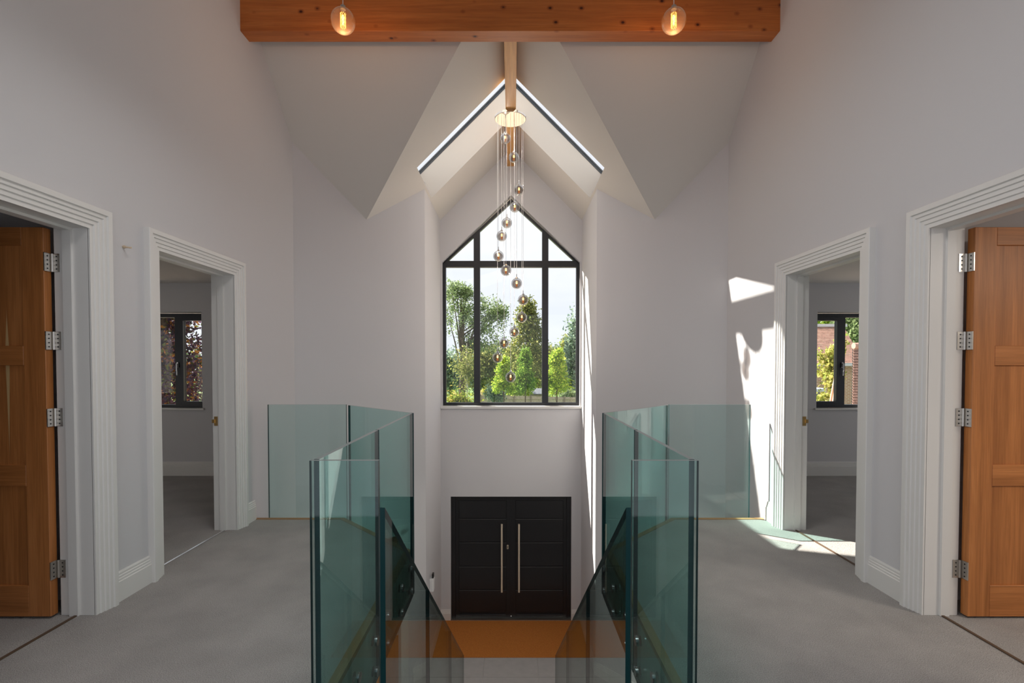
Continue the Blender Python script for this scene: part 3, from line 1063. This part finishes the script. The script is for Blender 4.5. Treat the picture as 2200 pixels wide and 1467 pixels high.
R0 = 0.070
GLOBE_W = 3.9
proto = None
for i, (px, py, dy) in enumerate(gl):
    c = point_at(px, py, CY_ + dy)
    loc = c - ch.location
    if proto is None:
        g = G(); g.lathe((0, 0, 0), sphere_prof(R0, 20), 32)
        go = g.build('globe', 'globe_clear', ch, smooth=True)
        g = G(); g.lathe((0, 0, -0.004), sphere_prof(R0 * 0.80, 16), 28)
        gi = g.build('inner_shade', 'globe_smoke', go, smooth=True)
        g = G(); g.lathe((0, 0, 0.012), [(0.004, -0.020), (0.011, -0.016), (0.012, 0.0), (0.010, 0.014), (0.003, 0.020)], 12)
        gb = g.build('bulb', 'filament_hot', go, smooth=True)
        g = G(); g.lathe((0, 0, -0.022), [(0.006, -0.020), (0.014, -0.016), (0.010, -0.008), (0.015, 0.0), (0.010, 0.006), (0.014, 0.012), (0.008, 0.014)], 10)
        gc = g.build('crystal', 'bulb_glow', go)
        g = G(); g.lathe((0, 0, R0 - 0.004), [(0.018, 0.0), (0.016, 0.012), (0.006, 0.016), (0.0045, 0.055), (0.003, 0.058)], 12)
        gp = g.build('cap', 'chrome', go)
        proto = (go, [gi, gb, gc, gp])
        gx_ = go
    else:
        gx_ = proto[0].copy(); C.objects.link(gx_); gx_.parent = ch
        for q_ in proto[1]:
            d_ = q_.copy(); C.objects.link(d_); d_.parent = gx_
    gx_.location = loc
    ld = bpy.data.lights.new('globe_glow', 'POINT')
    ld.energy = GLOBE_W
    ld.color = (1.0, 0.965, 0.93)
    ld.shadow_soft_size = 0.008
    lo = bpy.data.objects.new('globe_glow', ld)
    lo.parent = gx_
    lo.location = (0, 0, 0.044)
    C.objects.link(lo)
    g = G(); g.cyl((c.x, c.y, c.z + R0 + 0.05), (c.x, c.y, CZ_ - 0.032), 0.0022, 6)
    g.build('cable', 'cable', ch, ch.location)

# two large amber globes hanging in front of the tie beam
for nm, px, side in (('left', 737, -1), ('right', 1447.5, 1)):
    c = point_at(px, 45, 3.95)
    e = empty('pendant_light', c, 'large amber glass globe pendant glowing before the tie beam, %s one of two' % nm, 'pendant light', 'amber globe pendants at the tie beam')
    g = G(); g.lathe(c, sphere_prof(0.096, 24, 1.0), 40)
    gs = g.build('globe', 'globe_amber', e, e.location, smooth=True)
    g = G()
    for k in range(9):
        an = 2 * math.pi * k / 9
        r = 0.020
        for j in range(7):
            z0 = -0.052 + j * 0.0165
            a1 = an + j * 0.35
            g.cyl(c + Vector((r * math.cos(a1), r * math.sin(a1), z0)), c + Vector((r * math.cos(a1 + .3), r * math.sin(a1 + .3), z0 + 0.012)), 0.0027, 5)
    g.build('filament', 'filament', e, e.location)
    g = G(); g.lathe(c, [(0.004, -0.035), (0.010, -0.02), (0.006, 0.0), (0.012, 0.02), (0.006, 0.045)], 10)
    g.build('filament_core', 'filament_hot', e, e.location)
    g = G(); g.lathe(c + Vector((0, 0, 0.088)), [(0.022, 0.0), (0.020, 0.03), (0.006, 0.036)], 16)
    g.build('cap', 'brushed_steel', e, e.location)
    g = G(); g.cyl(c + Vector((0, 0, 0.12)), (c.x, c.y, KR - c.y), 0.003, 8)
    g.build('cable', 'cable', e, e.location)
    pd = bpy.data.lights.new('pendant_glow', 'POINT')
    pd.energy = 4.2
    pd.color = (1.0, 0.60, 0.32)
    pd.shadow_soft_size = 0.010
    po = bpy.data.objects.new('pendant_glow', pd)
    po.parent = e
    po.location = (0, 0, -0.070)
    C.objects.link(po)

# ------------------------------------------------------------------ side bedrooms
YR, HR, XO = 6.25, 2.49, 6.6
nw = 3
for side, s in (('left', -1), ('right', 1)):
    xi = s * (W + TW)
    wx0, wx1, wz0, wz1 = 3.99, 5.30, 0.875, 2.105
    if s > 0:
        wx0 = 3.955
    g = G()
    D = (0, 0.28, 0)
    y = YR
    X0, X1 = abs(xi), XO
    for (a, b, z0, z1) in ((X0, wx0, -0.2, 3.0), (wx1, X1, -0.2, 3.0), (wx0, wx1, -0.2, wz0 - 0.02), (wx0, wx1, wz1 + 0.012, 3.0)):
        g.extr([(s * a, y, z0), (s * b, y, z0), (s * b, y, z1), (s * a, y, z1)], D)
    struct(g.build('wall_bedroom_' + side, 'wall_paint'), 'grey bedroom wall with a black window, seen through the %s doorway' % side, 'wall')
    g = G()
    oa, ob, oz0, oz1 = (3.3, 4.6, 0.9, 2.1) if s < 0 else (3.4, 6.0, 0.4, 2.3)   # unseen opening added in the outer wall to brighten the room
    for (a_, b_, c_, d_) in ((-0.8, oa, -0.2, 3.0), (ob, YR + 0.28, -0.2, 3.0), (oa, ob, -0.2, oz0), (oa, ob, oz1, 3.0)):
        g.box((s * XO, a_, c_), (s * (XO + .15), b_, d_))
    g.box((xi, 2.93, 0.0), (s * XO, 3.05, 2.6))
    g.box((xi, -0.95, -0.2), (s * XO, -0.8, 3.0))
    struct(g.build('wall_bedroom_%s_inner' % side, 'wall_paint'))
    g = G(); g.box((xi, -0.8, HR), (s * XO, YR + 0.02, HR + 0.15))
    struct(g.build('ceiling_bedroom_' + side, 'ceiling_paint'), 'flat bedroom ceiling seen through the %s doorway' % side, 'ceiling')
    g = G(); g.box((s * (W + 0.10), -0.8, -0.025), (s * XO, YR + 0.02, 0.0))
    g.box((s * W, DOORS[0][0], -0.026), (s * (W + .1), DOORS[0][1], -0.0005)).box((s * W, DOORS[1][0], -0.026), (s * (W + .1), DOORS[1][1], -0.0005))
    g.box((s * (W + 0.19), -0.8, -0.2), (s * XO, YR, -0.026))
    struct(g.build('floor_bedroom_' + side, 'carpet'), 'bedroom carpet seen through the %s doorway' % side, 'floor')
    skirting('baseboard_bedroom_' + side, (xi, YR), (s * XO, YR), (0, -1, 0), 0, 'white skirting below the bedroom window, %s room' % side)
    nw += 1
    e = empty('window_%d' % nw, (s * (wx0 + wx1) / 2, YR + 0.1, wz0))
    struct(e, 'black two-part bedroom window seen through the %s doorway' % side, 'window')
    B = e.location
    ya, yb_ = YR + 0.07, YR + 0.14

    def rect(name, a, b, z0, z1, mat='black_frame', y0=ya, y1=yb_, parent=e):
        g = G(); g.box((s * a, y0, z0), (s * b, y1, z1))
        return g.build(name, mat, parent, B)
    f = 0.05
    rect('frame_head', wx0, wx1, wz1 - f, wz1); rect('frame_sill', wx0, wx1, wz0, wz0 + f * .8)
    rect('frame_jamb', wx0, wx0 + 0.012, wz0 + f * .8, wz1 - f); rect('frame_jamb', wx1 - f, wx1, wz0 + f * .8, wz1 - f)
    mxa, mxb = (4.305, 4.385) if s < 0 else (4.285, 4.365)
    rect('mullion', mxa, mxb, wz0 + f * .8, wz1 - f)
    # opening sash nearest the landing
    zs0, zs1 = wz0 + f * .8, wz1 - f
    sw = 0.045
    ys0 = ya - 0.028
    sa = rect('sash', wx0 + 0.012, mxa + 0.005, zs1 - sw, zs1, y0=ys0, y1=ya + 0.03)
    rect('sash_rail', wx0 + 0.012, mxa + 0.005, zs0, zs0 + sw, y0=ys0, y1=ya + 0.03, parent=sa)
    rect('sash_stile', mxa - sw, mxa + 0.005, zs0 + sw, zs1 - sw, y0=ys0, y1=ya + 0.03, parent=sa)
    rect('pane', wx0 + 0.012, mxa - sw, zs0 + sw, zs1 - sw, 'window_glass', ya + 0.0, ya + 0.024, parent=sa)
    rect('pane', mxb, wx1 - f, zs0, zs1, 'window_glass', ya + 0.03, ya + 0.054)
    g = G()
    hx = s * (mxa + 0.012 + 0.012)
    g.box((hx - 0.011, ys0 - 0.012, 1.40), (hx + 0.011, ys0 + 0.03, 1.47)).box((hx - 0.008, ys0 - 0.03, 1.355), (hx + 0.008, ys0 - 0.014, 1.455)).box((hx - 0.007, ys0 - 0.026, 1.30), (hx + 0.007, ys0 - 0.016, 1.36))
    g.build('handle', 'chrome', e, B, bevel=0.003)
    g = G(); g.box((s * (wx0 - 0.03), YR - 0.03, wz0 - 0.022), (s * (wx1 + 0.03), YR + 0.07, wz0))
    g.build('window_sill', 'trim_paint', e, B, bevel=0.003)

# ------------------------------------------------------------------ outdoors
g = G(); g.box((-120, 8.3, -3.1), (120, 260, -3.0))
struct(g.build('ground', 'grass'), 'grass garden outside the front window', 'ground')
g = G(); g.box((-16, 8.3, -3.06), (14, 30, -2.985))
struct(g.build('driveway', 'pale_gravel'), 'pale gravel drive in front of the house', 'driveway')


def tube_pts(g, pts, radii, seg=7):
    for i in range(len(pts) - 1):
        g.cyl(pts[i], pts[i + 1], radii[i], seg, radii[i + 1])


def leaves(name, parent, base, centres, spread, per, size, cols, flat=0.0, aspect=1.6):
    """many small leaf blades about cluster centres; every blade is its own quad with its own colour"""
    cs = np.repeat(np.asarray(centres, float), per, axis=0)
    n = len(cs)
    sp = np.asarray(spread, float)
    if sp.ndim == 0:
        sp = np.full(3, float(sp))
    pos = cs + rng.normal(0, 1, (n, 3)) * sp
    d1 = rng.normal(0, 1, (n, 3))
    d1[:, 2] *= (1 - flat)
    d1 /= np.linalg.norm(d1, axis=1)[:, None]
    r = rng.normal(0, 1, (n, 3))
    d2 = np.cross(d1, r)
    d2 /= np.linalg.norm(d2, axis=1)[:, None] + 1e-9
    sz = size * rng.uniform(0.6, 1.3, n)[:, None]
    a = d1 * sz * aspect * 0.5
    b = d2 * sz * 0.5
    V = np.empty((n, 4, 3))
    V[:, 0] = pos - a; V[:, 1] = pos + b * 0.9; V[:, 2] = pos + a; V[:, 3] = pos - b * 0.9
    V = V.reshape(-1, 3) - np.asarray(base)
    me = bpy.data.meshes.new(name)
    me.vertices.add(4 * n)
    me.vertices.foreach_set('co', V.ravel())
    me.loops.add(4 * n)
    me.loops.foreach_set('vertex_index', np.arange(4 * n))
    me.polygons.add(n)
    me.polygons.foreach_set('loop_start', np.arange(n) * 4)
    me.polygons.foreach_set('loop_total', np.full(n, 4))
    me.update()
    cols = np.asarray(cols, float)
    pick = cols[rng.integers(0, len(cols), n)] * rng.uniform(0.75, 1.25, (n, 1))
    at_ = me.color_attributes.new('leaf_colour', 'FLOAT_COLOR', 'CORNER')
    ca = np.ones((n, 4, 4))
    ca[:, :, :3] = pick[:, None, :]
    at_.data.foreach_set('color', ca.ravel())
    me.materials.append(M['leaf'])
    o = bpy.data.objects.new(name, me)
    C.objects.link(o)
    o.parent = parent
    o['kind'] = 'stuff'
    return o


def ell(n, c, r, shell=0.55):
    d = rng.normal(0, 1, (n, 3))
    d /= np.linalg.norm(d, axis=1)[:, None]
    rad = rng.uniform(shell, 1.0, (n, 1))
    return np.asarray(c) + d * rad * np.asarray(r)


def conical(n, c, h, r, pw=1.0):
    t_ = rng.uniform(0, 1, n) ** 0.8
    an = rng.uniform(0, 2 * math.pi, n)
    rr = r * (1 - t_) ** pw * rng.uniform(0.55, 1.0, n)
    return np.stack([c[0] + rr * np.cos(an), c[1] + rr * np.sin(an), c[2] + t_ * h], 1)


def tree(name, label, x, y, trunk_h, trunk_r, crown, spread, per, size, cols, bark='bark', branches=10, group=None, zb=-3.0, lean=0.0):
    base = Vector((x, y, zb))
    e = empty(name, base, label, 'tree' if name != 'shrub' else 'shrub', group)
    g = G()
    top = base + Vector((lean, 0, trunk_h))
    mid = base.lerp(top, 0.5) + Vector((trunk_r * 0.5, 0, 0))
    tube_pts(g, [base, mid, top], [trunk_r, trunk_r * 0.75, trunk_r * 0.35], 9)
    cidx = rng.permutation(len(crown))[:branches]
    for i in cidx:
        tgt = Vector(crown[i])
        f = rng.uniform(0.35, 0.95)
        st = base.lerp(top, f)
        md = st.lerp(tgt, 0.5) + Vector((0, 0, rng.uniform(0, 0.4)))
        r_ = trunk_r * 0.32 * (1.2 - f)
        tube_pts(g, [st, md, tgt], [r_, r_ * 0.7, r_ * 0.25], 6)
    tk = g.build('trunk', bark, e, base)
    leaves('foliage', e, base, crown, spread, per, size, cols)
    return e


GREEN = [(0.27, 0.345, 0.15), (0.18, 0.25, 0.11), (0.34, 0.41, 0.22), (0.12, 0.17, 0.08)]
OLIVE = [(0.324, 0.338, 0.108), (0.203, 0.23, 0.068), (0.405, 0.392, 0.149), (0.135, 0.176, 0.054)]
LIME = [(0.45, 0.575, 0.075), (0.325, 0.475, 0.062), (0.575, 0.65, 0.125), (0.225, 0.35, 0.062)]
DARK = [(0.105, 0.165, 0.075), (0.075, 0.12, 0.06), (0.165, 0.225, 0.09)]
GOLD = [(0.525, 0.5, 0.088), (0.375, 0.4, 0.075), (0.275, 0.325, 0.075)]
BLUEG = [(0.24, 0.33, 0.24), (0.15, 0.225, 0.18), (0.33, 0.42, 0.3)]


def wx(px, y):
    return 0.016 + (px - 1100) / 1039.0 * y


def wz(py, y):
    return 1.44 + (783 - py) / 1039.0 * y


# broad oak in the left light
Y = 46
cr1 = np.concatenate([ell(60, (wx(985, Y), Y, wz(680, Y)), (2.9, 3, 2.8), 0.3), ell(55, (wx(1045, Y), Y, wz(690, Y)), (2.0, 2.5, 2.2), 0.3), ell(26, (wx(975, Y), Y, wz(625, Y)), (1.2, 1.5, 0.9), 0.2),
                      ell(22, (wx(1000, Y), Y, wz(628, Y)), (0.8, 1.2, 0.7), 0.2), ell(20, (wx(1072, Y), Y, wz(672, Y)), (0.9, 1.2, 0.9), 0.2), ell(25, (wx(1030, Y), Y, wz(738, Y)), (2.2, 2, 0.9), 0.2)])
tree('oak_tree', 'big loose-crowned oak with visible branches beyond the fence', wx(991, Y), Y, 10.2, 0.36, cr1, 0.27, 44, 0.135, GREEN, branches=40)
# tall olive conifer
Y = 54
cr2 = conical(170, (wx(1133, Y), Y, wz(845, Y)), 10.2, 3.6, 0.75)
tree('cypress_tree', 'tall pointed olive-green conifer in the middle of the view', wx(1133, Y), Y, 10.0, 0.3, cr2, 0.36, 60, 0.20, OLIVE, branches=30)
# dark mass of mixed trees behind
for (px, py, rx, rz, Yt, Yo, cols, lab) in (
        (1030, 790, 3.4, 3.2, 62, 62, OLIVE, 'rounded olive tree behind the oak trunk'),
        (1085, 785, 3.0, 3.0, 69, 64, DARK, 'dark green tree between the oak and the conifer'),
        (968, 800, 2.6, 3.0, 56, 60, BLUEG, 'blue-green bushy tree at the window edge under the oak'),
        (1165, 790, 2.6, 3.4, 75.5, 66, OLIVE, 'olive tree just behind the window post, beyond the conifer'),
        (1192, 778, 2.4, 2.4, 82, 70, GREEN, 'rounded mid-green tree low against the sky in the narrow light'),
        (1240, 770, 1.6, 6.0, 53, 58, BLUEG, 'tall grey-green tree cut by the window edge in the narrow light'),
        (1110, 815, 6.5, 2.0, 89, 72, DARK, 'low dark tree at the very back between the trunks'),
        (1000, 820, 6.0, 1.9, 96, 72, DARK, 'low dark tree at the very back behind the birch'),
        (1205, 815, 5.0, 1.9, 103, 74, DARK, 'low dark tree at the very back behind the golden conifer')):
    kf = Yt / Yo
    c_ = (wx(px, Yt), Yt, wz(py, Yt))
    cw = ell(110, c_, (rx * kf, 1.9, rz * kf), 0.25)
    tree('garden_tree', lab, c_[0], Yt, c_[2] + 3.0 + rz * kf * 0.4, 0.2, cw, 0.42 * kf, 42, 0.26 * kf, cols, branches=12, group='trees beyond the fence')
# golden conifer
Y = 60
tree('golden_conifer', 'slim yellow-green conifer with a pointed tip in the narrow light', wx(1216, Y), Y, 7.2, 0.18, conical(70, (wx(1216, Y), Y, wz(850, Y)), 7.0, 1.7, 0.8), 0.26, 60, 0.18, GOLD, branches=8)
# birch with white stem
Y = 40
tree('birch_tree', 'slender birch with a pale stem in front of the oak', wx(1003, Y), Y, 6.2, 0.075, ell(60, (wx(1003, Y), Y, wz(790, Y)), (1.5, 1.4, 1.9), 0.2), 0.26, 30, 0.13, OLIVE, bark='birch_bark', branches=22)
# young lime-green trees on this side of the fence
for (px, top, wid, Yt, lab, cols) in (
        (1082, 772, 0.80, 36, 'bright lime-green young tree under the lowest globe', LIME),
        (1128, 752, 0.80, 35, 'slim upright green young tree before the olive conifer', [(0.22, 0.36, 0.06), (0.30, 0.42, 0.08), (0.14, 0.25, 0.05)]),
        (1196, 752, 0.95, 34, 'bright green young tree in the narrow light by the window post', LIME)):
    zb, zt4 = wz(852, Yt), wz(top, Yt)
    h = zt4 - zb
    cw = np.concatenate([conical(60, (wx(px, Yt), Yt, zb + h * 0.12), h * 0.88, wid, 0.55), ell(20, (wx(px, Yt), Yt, zb + h * 0.35), (wid * .8, wid * .8, h * 0.2), 0.2)])
    tree('young_tree', lab, wx(px, Yt), Yt, h * 0.8 + (zb + 3.0), 0.055, cw, 0.15, 60, 0.11, cols, branches=14, group='young garden trees')
# shrubs
for (px, py, rx, rz, Yt, cols, lab) in (
        (988, 868, 1.25, 0.95, 30, [(0.30, 0.36, 0.06), (0.40, 0.34, 0.10), (0.18, 0.25, 0.05)], 'yellow-green shrub in the lower corner of the left light'),
        (1062, 846, 0.9, 0.6, 38.5, BLUEG, 'grey-green bush hanging over the fence'),
        (1108, 842, 1.4, 0.45, 43, LIME, 'low lime-green bush just behind the fence'),
        (1052, 846, 0.8, 0.5, 44, GOLD, 'small yellow bush behind the fence by the window post'),
        (1225, 850, 0.8, 0.45, 43.6, GREEN, 'small green bush behind the fence in the narrow light')):
    c_ = (wx(px, Yt), Yt, wz(py, Yt))
    tree('shrub', lab, c_[0], Yt, c_[2] + 3.0, 0.05, ell(46, c_, (rx, 0.8, rz), 0.2), 0.17, 44, 0.12, cols, branches=8, group='garden shrubs')

# close-boarded fence
Y = 41.0
e = empty('garden_fence', (wx(1140, Y), Y, -3.0), 'weathered close-boarded timber fence crossing the garden', 'fence')
g = G()
xx = wx(1022, Y)
while xx < wx(1260, Y):
    h = 1.82 + rng.uniform(-0.02, 0.02)
    dzz = -0.012 * (xx - wx(1022, Y)) * 2
    g.box((xx, Y - 0.01 + rng.uniform(-.008, .008), -3.0), (xx + 0.088, Y + 0.012, -3.0 + h + 0.05 + dzz))
    xx += 0.097
bd = g.build('boards', 'fence_wood', e, e.location)
bd['kind'] = 'stuff'
for k in range(7):
    xp = wx(1031, Y) + k * 1.42
    g = G(); g.box((xp, Y - 0.10, -3.0), (xp + 0.11, Y - 0.012, -3.0 + 1.93 - 0.034 * k))
    g.build('fence_post', 'fence_post_wood', e, e.location)
g = G()
for z in (-2.6, -1.5):
    g.box((wx(1022, Y), Y - 0.06, z), (wx(1262, Y), Y - 0.012, z + 0.09))
g.build('fence_rail', 'fence_wood', e, e.location)
# sheds beyond the fence
for (px, py, ww, lab, mt, Ys) in ((1150, 846, 1.5, 'grey-roofed low shed behind the fence by the window post', 'slate_grey', 45.0), (1050, 850, 0.9, 'brown-roofed little shed behind the fence at the left post', 'clay_tile', 46.6)):
    xs, zs = wx(px, Ys), wz(py, Ys)
    e = empty('garden_shed', (xs, Ys, -3.0), lab, 'shed')
    g = G(); g.box((xs - ww * .8, Ys, -3.0), (xs + ww * .8, Ys + 1.6, zs))
    g.build('shed_walls', 'fence_wood', e, e.location)
    g = G(); g.extr([(xs - ww, Ys - 0.2, zs - 0.05), (xs + ww, Ys - 0.2, zs - 0.05), (xs + ww * 0.9, Ys + 0.8, zs + 0.42), (xs - ww * 0.9, Ys + 0.8, zs + 0.42)], (0, 0, 0.06))
    g.extr([(xs - ww, Ys + 1.8, zs - 0.05), (xs + ww, Ys + 1.8, zs - 0.05), (xs + ww * 0.9, Ys + 0.8, zs + 0.42), (xs - ww * 0.9, Ys + 0.8, zs + 0.42)], (0, 0, 0.06))
    g.build('roof', mt, e, e.location)

# distant line of trees closing the view beyond the gardens
e = empty('treeline', (0, 130, -3.0), 'distant dark treeline low along the horizon beyond the garden trees', 'treeline', kind='stuff')
tx = rng.uniform(-130, 130, 900)
th = 4.5 + 2.2 * np.sin(tx * 0.21) + 1.4 * np.sin(tx * 0.57 + 1.0)
tz = rng.uniform(0.0, 1.0, 900) * th
leaves('foliage', e, Vector((0, 130, -3.0)), np.stack([tx, 130 + rng.uniform(-2, 2, 900), -2.4 + tz], 1), 0.9, 26, 0.85, DARK + GREEN[3:])

# copper beech outside the left bedroom
Yb = 15.0
COPPER = [(0.10, 0.055, 0.075), (0.07, 0.04, 0.06), (0.14, 0.07, 0.07), (0.34, 0.15, 0.04), (0.15, 0.17, 0.05), (0.05, 0.04, 0.055), (0.09, 0.06, 0.09)]
bx = -10.9
crb = np.concatenate([ell(200, (bx, Yb, 0.9), (2.6, 2.0, 2.6), 0.2), ell(60, (bx, Yb, 2.6), (1.8, 1.6, 1.2), 0.2), ell(300, (bx + 0.7, 10.6, 7.4), (2.8, 2.0, 2.9), 0.1)])  # last lobe: unseen crown added to keep sun off the bedroom floor
tree('copper_beech', 'purple and orange leaved beech filling the left bedroom window', bx, Yb, 9.0, 0.24, crb, 0.20, 60, 0.085, COPPER, branches=40)

# neighbouring house outside the right bedroom
Yh = 24.0
hx0, hx1 = wx(1700, Yh), wx(1900, Yh)
ze, zr_ = wz(780, Yh), wz(703, Yh)
e = empty('neighbour_house', (wx(1790, Yh), Yh, -3.0), 'brick house with a hipped clay tile roof outside the right bedroom', 'house')
g = G(); g.box((hx0 - 3, Yh, -3.0), (wx(1838, Yh), Yh + 7.0, ze))
g.build('brick_wall', 'far_brick', e, e.location)
g = G(); g.box((hx0 - 3.3, Yh - 0.42, ze - 0.14), (wx(1843, Yh), Yh - 0.3, ze + 0.0))
g.build('gutter', 'house_trim', e, e.location)
# roof slope as tile courses, each course a lapped strip
g = G()
nc = 30
rx0, rx1 = hx0 - 3.3, wx(1845, Yh)
tx1 = wx(1806, Yh + 3.4)
for i in range(nc):
    f0, f1 = i / nc, (i + 1) / nc
    ya, yb2 = Yh - 0.38 + 3.6 * f0, Yh - 0.38 + 3.6 * f1
    za, zb2 = ze + (zr_ - ze) * 1.16 * f0, ze + (zr_ - ze) * 1.16 * f1
    xe_ = rx1 + (tx1 - rx1) * f0
    xf_ = rx1 + (tx1 - rx1) * f1
    nt_ = 60
    g.add([(rx0, ya, za), (xe_, ya, za), (xf_, yb2 + 0.03, zb2), (rx0, yb2 + 0.03, zb2), (rx0, ya, za + 0.035), (xe_, ya, za + 0.035)],
          [(4, 5, 2, 3), (0, 1, 5, 4), (1, 2, 5), (0, 4, 3), (0, 3, 2, 1)])
ro = g.build('roof_tiles', 'clay_tile', e, e.location, recalc=False)
ro['kind'] = 'stuff'
g = G(); g.box((rx0, Yh + 3.05, zr_ * 1.0 + 0.26), (tx1 + 0.1, Yh + 3.4, zr_ + 0.42))
g.build('ridge_tiles', 'house_trim', e, e.location)
for px in (1740,):
    pass

# tile-hung wall close by, every tile its own piece
Yt = 17.0
e = empty('tile_hung_wall', (wx(1850, Yt), Yt, -3.0), 'red tile-hung wall end seen at the edge of the right bedroom window', 'wall')
xt0, xt1 = wx(1832, Yt), wx(1862, Yt)
g = G(); g.box((xt0 + 0.02, Yt, -3.0), (xt1, Yt + 0.06, wz(748, Yt)))
g.build('backing', 'dark_gap', e, e.location)
zz = wz(748, Yt)
tile_me = None
r_i = 0
while zz > wz(885, Yt):
    kx = xt0 - (0.085 if r_i % 2 else 0.0)
    while kx < xt1:
        xa = max(kx, xt0)
        xb = min(kx + 0.165, xt1)
        if xb - xa > 0.03:
            g = G()
            g.extr([(xa, Yt - 0.005, zz), (xb - 0.006, Yt - 0.005, zz), (xb - 0.006, Yt - 0.05 + rng.uniform(-.006, .006), zz - 0.082), (xa, Yt - 0.05, zz - 0.082)], (0, 0.018, 0.004))
            g.build('tile', 'clay_tile', e, e.location)
        kx += 0.171
    zz -= 0.096
    r_i += 1
g = G(); g.cyl((xt0, Yt - 0.02, wz(743, Yt)), (xt1, Yt - 0.02, wz(743, Yt)), 0.11, 14)
g.build('ridge_tile', 'clay_tile', e, e.location)
# planks leaning against it
for i, (pa, pb, ya) in enumerate((((1786, 868), (1806, 748), 15.9), ((1792, 868), (1809.5, 740), 15.7), ((1800, 868), (1811.5, 760), 15.75))):
    A = Vector((wx(pa[0], ya), ya, wz(pa[1], ya)))
    Bv = Vector((wx(pb[0], ya + 0.6), ya + 0.6, wz(pb[1], ya + 0.6)))
    d_ = (Bv - A).normalized()
    A = A - d_ * ((A.z + 3.0) / d_.z)
    g = G()
    u = Vector((0, 1, 0)).cross(d_).normalized() * 0.05
    v2 = d_.cross(u).normalized() * 0.02
    g.extr([A - u - v2, A + u - v2, A + u + v2, A - u + v2], Bv - A)
    o = g.build('leaning_plank', 'fresh_timber', None, A)
    set_props(o, ('long sawn timber plank leaning outside the right bedroom, %s' % ('farthest left of three', 'middle one of three', 'shortest one of three')[i]), 'plank', 'leaning timber planks')
# shrub and low roof in front of the house
Ys = 18.6
cs = np.concatenate([ell(40, (wx(1790, Ys), Ys, wz(800, Ys)), (0.42, 0.5, 1.05), 0.2), ell(16, (wx(1778, Ys), Ys, wz(770, Ys)), (0.26, 0.4, 0.28), 0.2), ell(20, (wx(1772, Ys), Ys, wz(862, Ys)), (0.6, 0.5, 0.35), 0.2), ell(16, (wx(1800, Ys), Ys, wz(748, Ys)), (0.2, 0.3, 0.3), 0.1)])
tree('maple_tree', 'small yellow-green maple outside the right bedroom window', wx(1790, Ys), Ys, 4.5, 0.055, cs, 0.10, 26, 0.10, [(0.52, 0.50, 0.14), (0.42, 0.44, 0.12), (0.60, 0.52, 0.22), (0.28, 0.34, 0.08)], branches=18)
e = empty('garden_store', (wx(1752, 20), 20.0, -3.0), 'pale blue-grey flat roof of a low store before the brick house', 'store')
g = G(); g.box((wx(1730, 20), 20.0, wz(842, 20)), (wx(1777, 20), 21.2, wz(834, 20)))
g.build('roof', 'pale_blue_metal', e, e.location, bevel=0.03)
g = G(); g.box((wx(1732, 20), 20.1, -3.0), (wx(1775, 20), 21.1, wz(842, 20)))
g.build('store_walls', 'slate_grey', e, e.location)
# trees behind the house
for (px, py, rx, rz, Yt2, cols, lab) in ((1775, 690, 3.6, 2.9, 47, LIME, 'bright green tree above the neighbour roof'), (1850, 720, 3.0, 3.6, 38, GREEN, 'green tree beyond the hip of the neighbour roof')):
    c_ = (wx(px, Yt2), Yt2, wz(py, Yt2))
    tree('garden_tree', lab, c_[0], Yt2, c_[2] + 3.0 + rz * .3, 0.2, ell(110, c_, (rx, 2.4, rz), 0.25), 0.32, 50, 0.20, cols, branches=12, group='trees behind the neighbour house')
